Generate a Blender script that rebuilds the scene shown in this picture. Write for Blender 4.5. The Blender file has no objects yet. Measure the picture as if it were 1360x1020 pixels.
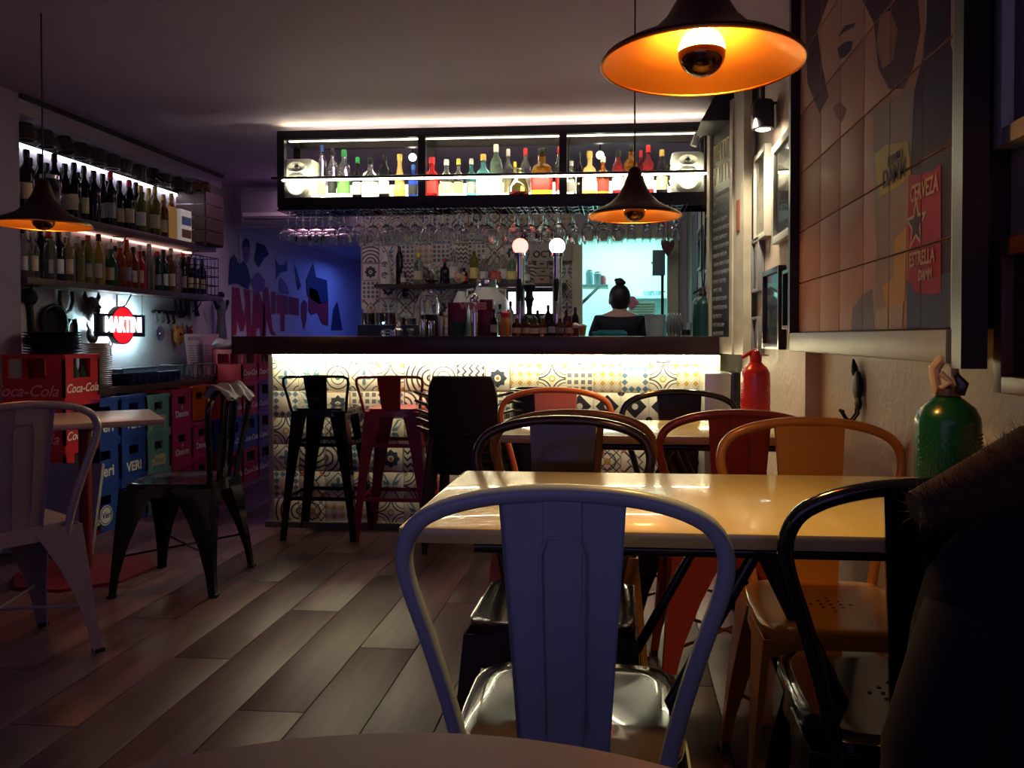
import bpy, bmesh, math, random
from mathutils import Vector, Matrix
random.seed(7)
PI = math.pi; R = math.radians
SC = bpy.context.scene
COL = SC.collection

# ------------------------------------------------------------------ camera
F = 1050.0; PCX = 740.0; PCY = 466.0; YAW = R(4.63); PIT = R(1.0); EYE = 1.06
cd = bpy.data.cameras.new('camera'); cam = bpy.data.objects.new('camera', cd); COL.objects.link(cam)
cam.location = (0, 0, EYE); cam.rotation_euler = (PI/2 - PIT, 0, YAW)
cd.sensor_fit = 'HORIZONTAL'; cd.sensor_width = 36; cd.lens = F/1360*36
cd.shift_x = -(PCX-680)/1360; cd.shift_y = (PCY-510)/1360
cd.clip_start = 0.02; SC.camera = cam
SC.view_settings.view_transform = 'Standard'; SC.view_settings.look = 'None'
SC.view_settings.exposure = 0.0; SC.view_settings.gamma = 1.0
SC.view_settings.use_curve_mapping = False
try:
    SC.cycles.use_denoising = True
    SC.cycles.transmission_bounces = 12; SC.cycles.max_bounces = 14
    SC.cycles.sample_clamp_indirect = 12.0
    SC.cycles.caustics_refractive = False; SC.cycles.caustics_reflective = False
except Exception: pass
# dusk outside the open shop front
w = bpy.data.worlds.new('dusk'); SC.world = w; w.use_nodes = True
w.node_tree.nodes['Background'].inputs[0].default_value = (0.16, 0.10, 0.42, 1)
w.node_tree.nodes['Background'].inputs[1].default_value = 0.10

def light(name, kind, loc, energy, color, rot=(0,0,0), size=.1, size_y=None, spot=None, blend=.5):
    l = bpy.data.lights.new(name, kind); o = bpy.data.objects.new(name, l); COL.objects.link(o)
    o.location = loc; o.rotation_euler = rot; l.energy = energy; l.color = color
    if kind == 'AREA':
        l.size = size
        if size_y: l.shape = 'RECTANGLE'; l.size_y = size_y
    else: l.shadow_soft_size = size
    if kind == 'SPOT': l.spot_size = R(spot); l.spot_blend = blend
    return o
# dim evening light through the shop window behind the camera
light('shop_window_light', 'AREA', (-0.9, -2.2, 1.5), 9, (.56, .45, 1.0), (R(90), 0, 0), 3.6, 1.8)
# kitchen ceiling light, cold
light('kitchen_light', 'AREA', (.0, 8.3, 2.25), 42, (.62, 1.0, .92), (0, 0, 0), 1.2, 1.2)
# added blue fill for the passage behind the bar, from no known lamp
light('passage_blue_fill', 'AREA', (-2.75, 8.6, 1.9), 5.5, (.10, .2, 1.0), (0, 0, 0), .6, .6)
light('aisle_light', 'AREA', (-2.5, 6.2, 2.28), 3.0, (.95, .45, .75), (0, 0, 0), .3, .5)
# added lights without fixtures, giving the hanging glasses their sparkle
for lx_ in (-1.6, -.7, .1): light('glass_sparkle_fill', 'AREA', (lx_, 5.25, 2.30), 1.1, (1, .9, .85), (0, 0, 0), .14, .14)

# ------------------------------------------------------------------ projection helpers (photo pixel -> room)
def ray(px, py):
    u = (px-PCX)/F; v = -(py-PCY)/F
    c, s = math.cos(YAW), math.sin(YAW); cp, sp = math.cos(PIT), math.sin(PIT)
    f = (-s*cp, c*cp, -sp); up = (-s*sp, c*sp, cp); r = (c, s, 0)
    return Vector([f[i]+u*r[i]+v*up[i] for i in range(3)])
def atY(px, py, y): d = ray(px, py); t = y/d.y; return Vector((t*d.x, y, EYE+t*d.z))
def atX(px, py, x): d = ray(px, py); t = x/d.x; return Vector((x, t*d.y, EYE+t*d.z))
def atZ(px, py, z): d = ray(px, py); t = (z-EYE)/d.z; return Vector((t*d.x, t*d.y, z))

# ------------------------------------------------------------------ materials
MATS = {}
def mat(name, col, rough=.5, metal=0., emit=None, es=0., trans=0., ior=1.45, noise=0., nscale=8., bump=0., bscale=60., coat=0., alpha=1.):
    if name in MATS: return MATS[name]
    m = bpy.data.materials.new(name); m.use_nodes = True; nt = m.node_tree; b = nt.nodes['Principled BSDF']
    b.inputs['Base Color'].default_value = (*col, 1); b.inputs['Roughness'].default_value = rough
    b.inputs['Metallic'].default_value = metal; b.inputs['IOR'].default_value = ior
    b.inputs['Transmission Weight'].default_value = trans; b.inputs['Coat Weight'].default_value = coat
    if name.startswith('poster_'): b.inputs['Specular IOR Level'].default_value = .02
    if emit: b.inputs['Emission Color'].default_value = (*emit, 1); b.inputs['Emission Strength'].default_value = es
    if noise or bump:
        tc = nt.nodes.new('ShaderNodeTexCoord')
    if noise:
        n = nt.nodes.new('ShaderNodeTexNoise'); n.inputs['Scale'].default_value = nscale; n.inputs['Detail'].default_value = 5
        nt.links.new(tc.outputs['Object'], n.inputs['Vector'])
        mx = nt.nodes.new('ShaderNodeMix'); mx.data_type = 'RGBA'
        mx.inputs[6].default_value = tuple(c*(1-noise) for c in col)+(1,); mx.inputs[7].default_value = tuple(min(1, c*(1+noise)) for c in col)+(1,)
        nt.links.new(n.outputs['Fac'], mx.inputs[0]); nt.links.new(mx.outputs[2], b.inputs['Base Color'])
    if bump:
        n2 = nt.nodes.new('ShaderNodeTexNoise'); n2.inputs['Scale'].default_value = bscale; n2.inputs['Detail'].default_value = 4
        nt.links.new(tc.outputs['Object'], n2.inputs['Vector'])
        bp = nt.nodes.new('ShaderNodeBump'); bp.inputs['Strength'].default_value = bump; bp.inputs['Distance'].default_value = .01
        nt.links.new(n2.outputs['Fac'], bp.inputs['Height']); nt.links.new(bp.outputs['Normal'], b.inputs['Normal'])
    MATS[name] = m; return m
def emis(name, col, s): return mat(name, col, .4, emit=col, es=s)
def liquid(name, col, tr=.85, rough=.06): return mat(name, col, rough, trans=tr, ior=1.35)

class V:
    """Tiny expression layer over Math nodes, for tile patterns."""
    def __init__(s, nt, k): s.nt, s.k = nt, k
    def m(s, op, b=None, c=None):
        n = s.nt.nodes.new('ShaderNodeMath'); n.operation = op; s.nt.links.new(s.k, n.inputs[0])
        for i, x in ((1, b), (2, c)):
            if x is None: continue
            if isinstance(x, V): s.nt.links.new(x.k, n.inputs[i])
            else: n.inputs[i].default_value = x
        return V(s.nt, n.outputs[0])
    def __add__(s, o): return s.m('ADD', o)
    def __sub__(s, o): return s.m('SUBTRACT', o)
    def __rsub__(s, o): return (s*-1)+o
    def __mul__(s, o): return s.m('MULTIPLY', o)
    def __or__(s, o): return s.m('MAXIMUM', o)
    def __and__(s, o): return s.m('MINIMUM', o)
    def lt(s, o): return s.m('LESS_THAN', o)
    def gt(s, o): return s.m('GREATER_THAN', o)
    def near(s, c, e): return s.m('COMPARE', c, e)
    def fr(s): return s.m('FRACT')
    def ab(s): return s.m('ABSOLUTE')
    def tri(s): return ((s+10).fr()-.5).ab()*2
def hyp(a, b): return (a*a+b*b).m('SQRT')
def tile_mat(name, fn, c1, c2, base=(.74, .70, .58)):
    m = bpy.data.materials.new(name); m.use_nodes = True; nt = m.node_tree; bs = nt.nodes['Principled BSDF']
    tc = nt.nodes.new('ShaderNodeTexCoord'); sp = nt.nodes.new('ShaderNodeSeparateXYZ')
    nt.links.new(tc.outputs['Object'], sp.inputs[0])
    p = V(nt, sp.outputs[0])*(1/.074); q = V(nt, sp.outputs[2])*(1/.074)
    a, b = p.ab(), q.ab(); r = hyp(p, q); rc = hyp(1-a, 1-b)
    th = q.m('ARCTAN2', p)
    m1, m2 = fn(p, q, a, b, r, rc, th)
    x1 = nt.nodes.new('ShaderNodeMix'); x1.data_type = 'RGBA'; x1.inputs[6].default_value = (*base, 1); x1.inputs[7].default_value = (*c1, 1)
    x2 = nt.nodes.new('ShaderNodeMix'); x2.data_type = 'RGBA'; x2.inputs[7].default_value = (*c2, 1)
    nt.links.new(m1.k, x1.inputs[0]); nt.links.new(x1.outputs[2], x2.inputs[6]); nt.links.new(m2.k, x2.inputs[0])
    nt.links.new(x2.outputs[2], bs.inputs['Base Color']); bs.inputs['Roughness'].default_value = .3
    return m
INK = (.045, .05, .075); BLU = (.10, .19, .30); OCH = (.50, .32, .08); TER = (.42, .13, .06); GRY = (.16, .16, .19)
TM = [
 tile_mat('diamond_flower_tile', lambda p,q,a,b,r,rc,th: ((a+b).near(.92,.05)|rc.near(.35,.04), r.lt((th*4).m('COSINE')*.22+.36)), INK, BLU),
 tile_mat('quarter_circle_tile', lambda p,q,a,b,r,rc,th: (rc.near(.95,.05)|rc.near(.7,.035), r.near(.2,.06)|rc.lt(.28)), INK, OCH),
 tile_mat('small_squares_tile', lambda p,q,a,b,r,rc,th: (((p*2).tri().lt(.62))&((q*2).tri().lt(.62)), r.lt(.0)), GRY, GRY),
 tile_mat('star_tile', lambda p,q,a,b,r,rc,th: (((a|b).lt(.5)|(a+b).lt(.72))&r.gt(.24), (a|b).near(.93,.04)|r.lt(.13)), INK, TER),
 tile_mat('crossed_band_tile', lambda p,q,a,b,r,rc,th: ((a-b).near(0,.1)&r.gt(.4)|(a+b).near(.55,.05), r.lt(.22)|rc.lt(.4)&rc.gt(.25)), INK, TER),
 tile_mat('ring_tile', lambda p,q,a,b,r,rc,th: (r.near(.85,.05)|r.near(.5,.035), rc.lt(.3)|r.lt(.2)), INK, BLU),
 tile_mat('small_diamond_tile', lambda p,q,a,b,r,rc,th: (((p*1.5).tri()+(q*1.5).tri()).lt(.7), ((p*1.5).tri()+(q*1.5).tri()).near(1.1,.06)), OCH, TER),
 tile_mat('scale_tile', lambda p,q,a,b,r,rc,th: ((hyp(p,q+1)*2.5).tri().lt(.35), (a|b).near(.95,.03)), INK, GRY),
 tile_mat('triangle_border_tile', lambda p,q,a,b,r,rc,th: ((a|b).gt(.52)&(((p*2).tri()+(q*2).tri()).lt(.95)), r.lt(.0)), BLU, BLU),
 tile_mat('butterfly_tile', lambda p,q,a,b,r,rc,th: ((a-b).ab().lt((1-(a-.5).ab()*2)*.42)&r.gt(.15), (a-b).ab().lt((1-(a-.62).ab()*3)*.2)), (.10,.24,.30), (.74,.70,.58)),
 tile_mat('zigzag_tile', lambda p,q,a,b,r,rc,th: ((q*2+(p*2).tri()*.5+9).fr().lt(.4), r.lt(.0)), INK, INK),
 tile_mat('lattice_tile', lambda p,q,a,b,r,rc,th: ((p+q+9).m('MULTIPLY',1.5).tri().lt(.16)|(p-q+9).m('MULTIPLY',1.5).tri().lt(.16)|r.near(.62,.05), r.lt(.26)), INK, OCH),
 tile_mat('black_diamond_tile', lambda p,q,a,b,r,rc,th: ((a+b).lt(.86)|rc.lt(.25), r.lt(.22)), (.02,.02,.03), (.6,.58,.5)),
]
cream_paint = mat('cream_paint', (.55, .42, .33), .55, noise=.12, nscale=2.5, bump=.25, bscale=35)
white_paint = mat('white_wall_paint', (.56, .52, .60), .6, noise=.08, nscale=3, bump=.15)
grey_ceiling = mat('ceiling_paint', (.44, .35, .54), .7, noise=.08, nscale=1.5)
dark_metal = mat('dark_metal', (.035, .03, .035), .35, .6)
black_paint = mat('black_paint', (.008, .008, .012), .22, coat=.3)
black_plastic = mat('black_plastic', (.010, .010, .014), .45)
chrome = mat('chrome', (.75, .75, .78), .12, 1.)
steel = mat('brushed_steel', (.5, .5, .48), .35, 1.)
dark_wood = mat('dark_wood', (.045, .022, .02), .35, noise=.4, nscale=6)
red_wood = mat('reddish_wood', (.09, .03, .025), .4, noise=.4, nscale=9)
white_plastic = mat('white_plastic', (.8, .8, .76), .3)
paper = mat('paper', (.75, .72, .66), .6)
glass = mat('clear_glass', (.95, .97, .96), .02, trans=1., ior=1.45)
LED = emis('led_cream', (1.0, .93, .60), 12)

# ------------------------------------------------------------------ geometry builder
class MB:
    def __init__(s): s.v = []; s.f = []; s.mi = []; s.flat = []
    def add(s, vs, fs, k=0):
        n = len(s.v); s.v += [tuple(v) for v in vs]; s.f += [tuple(n+i for i in f) for f in fs]; s.mi += [k]*len(fs); return s
    def box(s, c, d, k=0, rz=0, rx=0, ry=0):
        x, y, z = d[0]/2, d[1]/2, d[2]/2
        M = Matrix.Translation(c) @ Matrix.Rotation(rz, 4, 'Z') @ Matrix.Rotation(rx, 4, 'X') @ Matrix.Rotation(ry, 4, 'Y')
        vs = [M @ Vector((a*x, b*y, e*z)) for e in (-1, 1) for a, b in ((-1,-1),(1,-1),(1,1),(-1,1))]
        return s.add(vs, [(3,2,1,0),(4,5,6,7),(0,1,5,4),(1,2,6,5),(2,3,7,6),(3,0,4,7)], k)
    def bbox(s, lo, hi, k=0): return s.box([(a+b)/2 for a, b in zip(lo, hi)], [abs(b-a) for a, b in zip(lo, hi)], k)
    def cbox(s, c, d, b=.004, k=0):
        """box with chamfered edges (rounded look)"""
        bm = bmesh.new(); bmesh.ops.create_cube(bm, size=1)
        for v in bm.verts: v.co = Vector((v.co.x*d[0], v.co.y*d[1], v.co.z*d[2]))
        bmesh.ops.bevel(bm, geom=bm.edges[:], offset=b, segments=2, affect='EDGES', profile=.6)
        bm.verts.index_update(); ar = sorted((-f.calc_area(), i) for i, f in enumerate(bm.faces))[:6]; s.flat += [len(s.f)+i for _, i in ar]
        s.add([v.co+Vector(c) for v in bm.verts], [[v.index for v in f.verts] for f in bm.faces], k); bm.free(); return s
    def lathe(s, prof, c=(0,0,0), n=20, e=2., sx=1., sy=1., k=0, axis='Z', closed=False, caps=True):
        """prof: (radius, height); e>2 squarer section"""
        vs = []; fs = []
        for r, z in prof:
            for i in range(n):
                t = 2*PI*(i+.5)/n; ct, st = math.cos(t), math.sin(t)
                x = math.copysign(abs(ct)**(2/e), ct)*r*sx; y = math.copysign(abs(st)**(2/e), st)*r*sy
                if axis == 'Z': p = (x, y, z)
                elif axis == 'X': p = (z, x, y)
                else: p = (x, z, -y) if False else (x, -z, y)
                vs.append((p[0]+c[0], p[1]+c[1], p[2]+c[2]))
        m = len(prof)
        for j in range(m-1 if not closed else m):
            j2 = (j+1) % m
            for i in range(n):
                fs.append((j*n+i, j*n+(i+1) % n, j2*n+(i+1) % n, j2*n+i))
        if not closed and caps:
            if prof[0][0] > 1e-5: fs.append(tuple(range(n-1, -1, -1)))
            if prof[-1][0] > 1e-5: fs.append(tuple((m-1)*n+i for i in range(n)))
        return s.add(vs, fs, k)
    def cyl(s, a, b, r0, r1=None, n=10, k=0): return s.tube([a, b], [r0, r0 if r1 is None else r1], n, k)
    def tube(s, pts, r, n=8, k=0, closed=False, flat=1.):
        pts = [Vector(p) for p in pts]; m = len(pts)
        rs = r if isinstance(r, (list, tuple)) else [r]*m
        vs = []; fs = []; N = None
        for i, p in enumerate(pts):
            if closed: t = pts[(i+1) % m]-pts[i-1]
            else: t = pts[min(i+1, m-1)]-pts[max(i-1, 0)]
            t.normalize()
            if N is None:
                N = t.orthogonal().normalized()
                if abs(t.z) < .9: N = (Vector((0,0,1))-t*t.z).normalized()
            else: N = (N-t*N.dot(t)).normalized()
            B = t.cross(N)
            for j in range(n):
                a = 2*PI*j/n; vs.append(p+(N*math.cos(a)*flat+B*math.sin(a))*rs[i])
        for i in range(m if closed else m-1):
            i2 = (i+1) % m
            for j in range(n): fs.append((i*n+j, i*n+(j+1) % n, i2*n+(j+1) % n, i2*n+j))
        if not closed: fs += [tuple(range(n-1, -1, -1)), tuple((m-1)*n+j for j in range(n))]
        return s.add(vs, fs, k)
    def sphere(s, c, r, n=16, m=10, k=0, z0=-1., z1=1.):
        if not isinstance(r, (tuple, list)): r = (r, r, r)
        a0, a1 = math.asin(z0), math.asin(z1); vs = []; fs = []
        for j in range(m+1):
            a = a0+(a1-a0)*j/m; cr = max(math.cos(a), 1e-4)
            for i in range(n):
                t = 2*PI*i/n; vs.append((c[0]+r[0]*cr*math.cos(t), c[1]+r[1]*cr*math.sin(t), c[2]+r[2]*math.sin(a)))
        for j in range(m):
            for i in range(n): fs.append((j*n+i, j*n+(i+1) % n, (j+1)*n+(i+1) % n, (j+1)*n+i))
        return s.add(vs, fs, k)
    def poly(s, pts3, th, k=0):
        """flat polygon with thickness vector th"""
        n = len(pts3); a = [Vector(p) for p in pts3]; b = [p+Vector(th) for p in a]
        return s.add(a+b, [tuple(range(n-1, -1, -1)), tuple(n+i for i in range(n))]+[(i, (i+1) % n, n+(i+1) % n, n+i) for i in range(n)], k)
    def grid(s, fn, nu, nv, k=0):
        vs = [fn(i/nu, j/nv) for j in range(nv+1) for i in range(nu+1)]
        fs = [(j*(nu+1)+i, j*(nu+1)+i+1, (j+1)*(nu+1)+i+1, (j+1)*(nu+1)+i) for j in range(nv) for i in range(nu)]
        return s.add(vs, fs, k)
    def mesh(s, name, mats, ang=40):
        me = bpy.data.meshes.new(name); me.from_pydata(s.v, [], s.f)
        for m in (mats if isinstance(mats, (list, tuple)) else [mats]): me.materials.append(m)
        if any(s.mi): me.polygons.foreach_set('material_index', s.mi)
        bm = bmesh.new(); bm.from_mesh(me); bmesh.ops.recalc_face_normals(bm, faces=bm.faces); bm.to_mesh(me); bm.free()
        fl = set(s.flat); me.polygons.foreach_set('use_smooth', [i not in fl for i in range(len(me.polygons))])
        me.set_sharp_from_angle(angle=R(ang)); me.update(); return me

def tag(o, label=None, cat=None, group=None, kind=None):
    if label: o['label'] = label
    if cat: o['category'] = cat
    if group: o['group'] = group
    if kind: o['kind'] = kind
    return o
def put(name, me, parent=None, loc=(0,0,0), rot=(0,0,0)):
    o = bpy.data.objects.new(name, me); COL.objects.link(o); o.location = loc; o.rotation_euler = rot
    if parent: o.parent = parent
    return o
def part(name, mb, m, parent, loc=(0,0,0), rot=(0,0,0), label=None, ang=40, kind=None):
    return tag(put(name, mb.mesh(name, m, ang), parent, loc, rot), label, kind=kind)
def thing(name, label, cat, loc=(0,0,0), rz=0, group=None, rot=None):
    o = put(name, None, None, loc, rot or (0, 0, rz)); return tag(o, label, cat, group)
def single(name, mb, m, label, cat, loc=(0,0,0), rot=(0,0,0), group=None, ang=40):
    return tag(put(name, mb.mesh(name, m, ang), None, loc, rot), label, cat, group)
def struct(name, mb, m, parent=None): return tag(put(name, mb.mesh(name, m), parent), kind='structure' if not parent else None)
def copy_tree(o, parent=None):
    c = o.copy(); COL.objects.link(c); c.parent = parent
    for ch in o.children: copy_tree(ch, c)
    return c
ORD = 'first second third fourth fifth sixth seventh eighth ninth tenth eleventh twelfth thirteenth fourteenth fifteenth sixteenth seventeenth eighteenth nineteenth twentieth'.split()
def ordw(n):
    if n < 20: return ORD[n]
    t = ['', '', 'twenty', 'thirty', 'forty', 'fifty'][(n+1)//10]
    return (t.replace('ty', 'tieth') if (n+1) % 10 == 0 else t+'-'+ORD[n % 10])
_tc = {}
def text_mesh(s, size, ext, m, shear=0., bold=0., sx=1.):
    k = (s, size, ext, m.name, shear, bold, sx)
    if k in _tc: return _tc[k]
    cu = bpy.data.curves.new('lettering', 'FONT'); cu.body = s; cu.size = size; cu.extrude = ext; cu.shear = shear; cu.offset = bold
    cu.align_x = 'CENTER'; cu.align_y = 'CENTER'; cu.resolution_u = 3
    o = bpy.data.objects.new('lettering', cu); COL.objects.link(o)
    me = bpy.data.meshes.new_from_object(o); bpy.data.objects.remove(o)
    for v in me.vertices: v.co.x *= sx
    me.materials.clear(); me.materials.append(m); _tc[k] = me; return me
FX = (R(90), 0, R(90))     # text facing +X
FY = (R(90), 0, 0)         # text facing -Y (towards camera)
FXm = (R(90), 0, R(-90))   # text facing -X

# ================================================================== SETTING
XR = .65; XN = .705; XL = -3.3; HC = 2.33
# floor with planks
sub = MB().bbox((-4.2, -1.6, -.06), (1.2, 10.2, -.012)); floor = struct('floor', sub, mat('floor_screed', (.03, .025, .022), .8))
def plank_mat():
    m = bpy.data.materials.new('laminate'); m.use_nodes = True; nt = m.node_tree; b = nt.nodes['Principled BSDF']
    tc = nt.nodes.new('ShaderNodeTexCoord'); oi = nt.nodes.new('ShaderNodeObjectInfo'); mp = nt.nodes.new('ShaderNodeMapping')
    mp.inputs['Scale'].default_value = (9, 1.1, 1); nt.links.new(tc.outputs['Object'], mp.inputs[0]); nt.links.new(oi.outputs['Random'], mp.inputs['Location'])
    n = nt.nodes.new('ShaderNodeTexNoise'); n.noise_dimensions = '4D'; n.inputs['Scale'].default_value = 2.2; n.inputs['Detail'].default_value = 7; n.inputs['Distortion'].default_value = .8
    ml = nt.nodes.new('ShaderNodeMath'); ml.operation = 'MULTIPLY'; ml.inputs[1].default_value = 40
    nt.links.new(oi.outputs['Random'], ml.inputs[0]); nt.links.new(ml.outputs[0], n.inputs['W']); nt.links.new(mp.outputs[0], n.inputs['Vector'])
    cr = nt.nodes.new('ShaderNodeValToRGB'); cr.color_ramp.elements[0].position = .3; cr.color_ramp.elements[0].color = (.052, .024, .042, 1)
    cr.color_ramp.elements[1].position = .72; cr.color_ramp.elements[1].color = (.165, .078, .108, 1); nt.links.new(n.outputs['Fac'], cr.inputs[0])
    hs = nt.nodes.new('ShaderNodeHueSaturation'); mr = nt.nodes.new('ShaderNodeMapRange'); mr.inputs[3].default_value = .55; mr.inputs[4].default_value = 1.35
    nt.links.new(oi.outputs['Random'], mr.inputs[0]); nt.links.new(mr.outputs[0], hs.inputs['Value']); nt.links.new(cr.outputs[0], hs.inputs['Color'])
    nt.links.new(hs.outputs[0], b.inputs['Base Color']); b.inputs['Roughness'].default_value = .42; b.inputs['Specular IOR Level'].default_value = .4
    bp = nt.nodes.new('ShaderNodeBump'); bp.inputs['Strength'].default_value = .2; bp.inputs['Distance'].default_value = .0002; nt.links.new(n.outputs['Fac'], bp.inputs['Height']); nt.links.new(bp.outputs[0], b.inputs['Normal'])
    return m
lam = plank_mat(); PW = .195; PL = 1.28
pm = {}
for i in range(22):
    x = -3.62+i*PW; off = (i*.47) % PL
    for j in range(-1, 7):
        y0 = max(-1.4+j*PL+off, -1.5); y1 = min(-1.4+(j+1)*PL+off, 6.8)
        if y1-y0 < .1 or x > XR: continue
        k = round(y1-y0, 3)
        if k not in pm: pm[k] = MB().cbox((0, 0, -.006), (PW-.003, k-.003, .012), .0012).mesh('plank', lam)
        put('plank', pm[k], floor, (x+PW/2, (y0+y1)/2, 0))
struct('ceiling', MB().bbox((-4.2, -1.2, HC), (1.2, 6.6, HC+.1)), grey_ceiling)
struct('ceiling', MB().bbox((-4.2, 6.6, 2.0), (-2.1, 10.2, 2.1)), mat('passage_paint', (.3, .33, .5), .7))
struct('wall_left', MB().bbox((XL-.12, 3.9, 0), (XL, 10.1, HC)), white_paint)
pier = MB().bbox((-3.5, 3.75, 0), (-3.13, 3.9, HC)).bbox((-3.8, -1.2, 0), (-3.5, 3.9, HC)); struct('wall_left', pier, mat('mauve_wall_paint', (.27, .21, .33), .6, noise=.1, nscale=2))
wr = MB().bbox((XN, -1.2, 0), (XR+.15, 2.86, HC)).bbox((XR, 2.86, 0), (XR+.15, 3.86, HC)).bbox((.66, 3.86, 0), (.8, 4.4, HC)); struct('wall_right', wr, cream_paint)
struct('wall_right', MB().bbox((.53, 4.42, 0), (.7, 6.5, HC)), mat('grey_cream_paint', (.42, .42, .38), .6, noise=.15, nscale=3))
# back wall with kitchen door opening (X -.31 .. .37, up to 1.86)
bw = MB().bbox((-2.18, 6.5, 0), (-.40, 6.62, HC)).bbox((-.40, 6.5, 1.92), (.7, 6.62, HC)).bbox((-4.2, 6.5, 2.0), (-2.18, 6.62, HC)).bbox((.45, 6.5, 0), (.7, 6.62, 1.92))
struct('wall_back', bw, white_paint)
struct('wall_back', MB().bbox((-3.4, 9.9, 0), (-2.1, 10.0, 2.0)).bbox((-2.18, 6.62, 0), (-2.1, 9.95, 2.0)), mat('blue_wall_paint', (.35, .38, .55), .7))
tr = MB().cbox((-.36, 6.49, .95), (.085, .08, 1.9), .006).cbox((.415, 6.49, .95), (.09, .08, 1.9), .006).cbox((.03, 6.49, 1.9), (.85, .08, .07), .006)
struct('trim_1', tr, mat('cream_gloss_paint', (.62, .60, .44), .4))
# kitchen shell
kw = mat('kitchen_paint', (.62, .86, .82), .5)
struct('wall_kitchen', MB().bbox((-2.1, 9.2, 0), (1.3, 9.3, 2.4)).bbox((-1.1, 6.62, 0), (-1.0, 9.2, 2.4)).bbox((1.2, 6.62, 0), (1.3, 9.2, 2.4)).bbox((-1.1, 6.62, 2.4), (1.3, 9.3, 2.5)), kw)
# beam (soffit) along the left wall
struct('trim_2', MB().bbox((XL, 3.9, 2.23), (-3.13, 6.0, 2.33)), mat('mauve_beam_paint', (.36, .29, .38), .6, noise=.1))
struct('trim_3', MB().bbox((-3.13, 3.9, 2.305), (-3.11, 6.0, 2.33)), mat('dark_bead', (.03, .025, .03), .5))

# ================================================================== BAR
BX0, BX1, BY = -1.95, .53, 4.30
bar = thing('bar_counter', 'long bar counter with dark wooden top and patterned tile front lit from below', 'bar counter', (0, 0, 0))
part('body', MB().bbox((BX0, BY, 0), (BX1, BY+.10, .97)).bbox((BX0, BY, 0), (BX0+.1, 4.85, .97)), mat('bar_plaster', (.5, .48, .42), .6), bar)
part('worktop', MB().cbox(((-2.14+BX1)/2, 4.50, 1.015), (BX1+2.14, .62, .10), .008), mat('worktop_wood', (.028, .012, .018), .3, noise=.4, nscale=4), bar, label='dark wooden bar top')
part('corner_trim', MB().bbox((BX0-.02, BY-.02, 0), (BX0+.005, BY+.02, .96)), steel, bar)
part('plinth', MB().bbox((BX0-.03, BY-.05, 0), (BX1, BY-.006, .03)), mat('plinth_grey', (.1, .09, .09), .4), bar)
part('led_strip', MB().bbox((BX0+.02, BY-.055, .951), (BX1-.02, BY-.03, .963)), emis('bar_led', (1, .89, .54), 74), bar, label='glowing cream light strip')
T = .15
tmesh = []
for k, m in enumerate(TM):
    tmesh.append(MB().cbox((0, 0, 0), (T-.0025, .008, T-.0025), .001).mesh('tile', m))
rt = random.Random(11)
seq = [0, 4, 9, 5, 1, 7, 3, 6, 10, 11, 0, 5, 2, 6, 8, 1, 6, 9, 11]
for r_ in range(-1, 6):
    z = .909-T/2-r_*T
    for c_ in range(17):
        x = BX0+T/2+c_*T
        if x > BX1-.02: continue
        if r_ == -1: k = seq[(c_*7+3) % 19]
        elif r_ == 0: k = [0, 9, 5, 0, 1, 7, 5, 10, 3, 6, 1, 2, 6, 8, 1, 6, 9][c_]
        elif r_ == 1 and c_ >= 9: k = 12
        else: k = rt.randrange(12)
        ro = [0, PI/2, PI, -PI/2][rt.randrange(4)] if k in (7, 10) else 0
        if r_ == -1: tmc = put('tile', tmesh[k], bar, (x, BY-.005, .931), (0, 0, 0), ); tmc.scale = (1, 1, .29); continue
        put('tile', tmesh[k], bar, (x, BY-.005, z), (0, ro, 0))
# back wall tiles, parts of the wall
bwall = [o for o in bpy.data.objects if o.name.startswith('wall_back')][0]
for r_ in range(8):
    for c_ in range(12):
        x = -2.17+T/2+c_*T; z = .93+T/2+r_*T
        k = rt.randrange(12); put('tile', tmesh[k], bwall, (x, 6.494, z))

# ================================================================== HANGING BOTTLE SHELF
SY0, SY1, SX0, SX1 = 4.60, 4.84, -2.045, .515; ZB = 1.835; ZT = 2.287
hs = thing('hanging_shelf', 'long dark metal shelf frame hung from the ceiling over the bar', 'shelf')
fm = MB()
for y in (SY0, SY1): fm.bbox((SX0, y-.02, ZT-.05), (SX1, y+.02, ZT))
for y in (SY0, SY1): fm.bbox((SX0, y-.02, ZB), (SX1, y+.02, ZB+.055))
part('rails', fm, dark_metal, hs)
xs = [SX0+.02, atY(561, 200, SY0).x, atY(748, 200, SY0).x, SX1-.02]
for x in xs:
    for y in (SY0, SY1): part('post', MB().bbox((x-.022, y-.018, ZB), (x+.022, y+.018, ZT-.01)), dark_metal, hs)
    part('cross_bar', MB().bbox((x-.02, SY0, ZT-.05), (x+.02, SY1, ZT-.01)).bbox((x-.02, SY0, ZB), (x+.02, SY1, ZB+.03)), dark_metal, hs)
part('shelf_board', MB().bbox((SX0, SY0, ZB+.02), (SX1, SY1, ZB+.048)), mat('shelf_board_glass', (.7, .7, .6), .3), hs)
part('guard_rail', MB().cyl((SX0-.03, SY0-.03, 2.005), (SX1+.03, SY0-.03, 2.005), .008), dark_metal, hs)
part('light_panel', MB().bbox((SX0+.05, SY1-.012, ZB+.056), (SX1-.05, SY1-.002, 2.005)), emis('shelf_backlight', (1, .97, .66), 7), hs, label='backlit milky panel behind the bottles')
part('panel_light_stop', MB().bbox((SX0+.05, SY1, ZB+.05), (SX1-.05, SY1+.012, 2.008)), dark_metal, hs)  # added opaque sheet keeping the panel's glow off the back wall
part('led_strip', MB().bbox((SX0+.03, SY0-.021, 1.989), (SX1-.03, SY0-.013, 1.997)), emis('shelf_led', (1, .95, .62), 75), hs)
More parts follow.
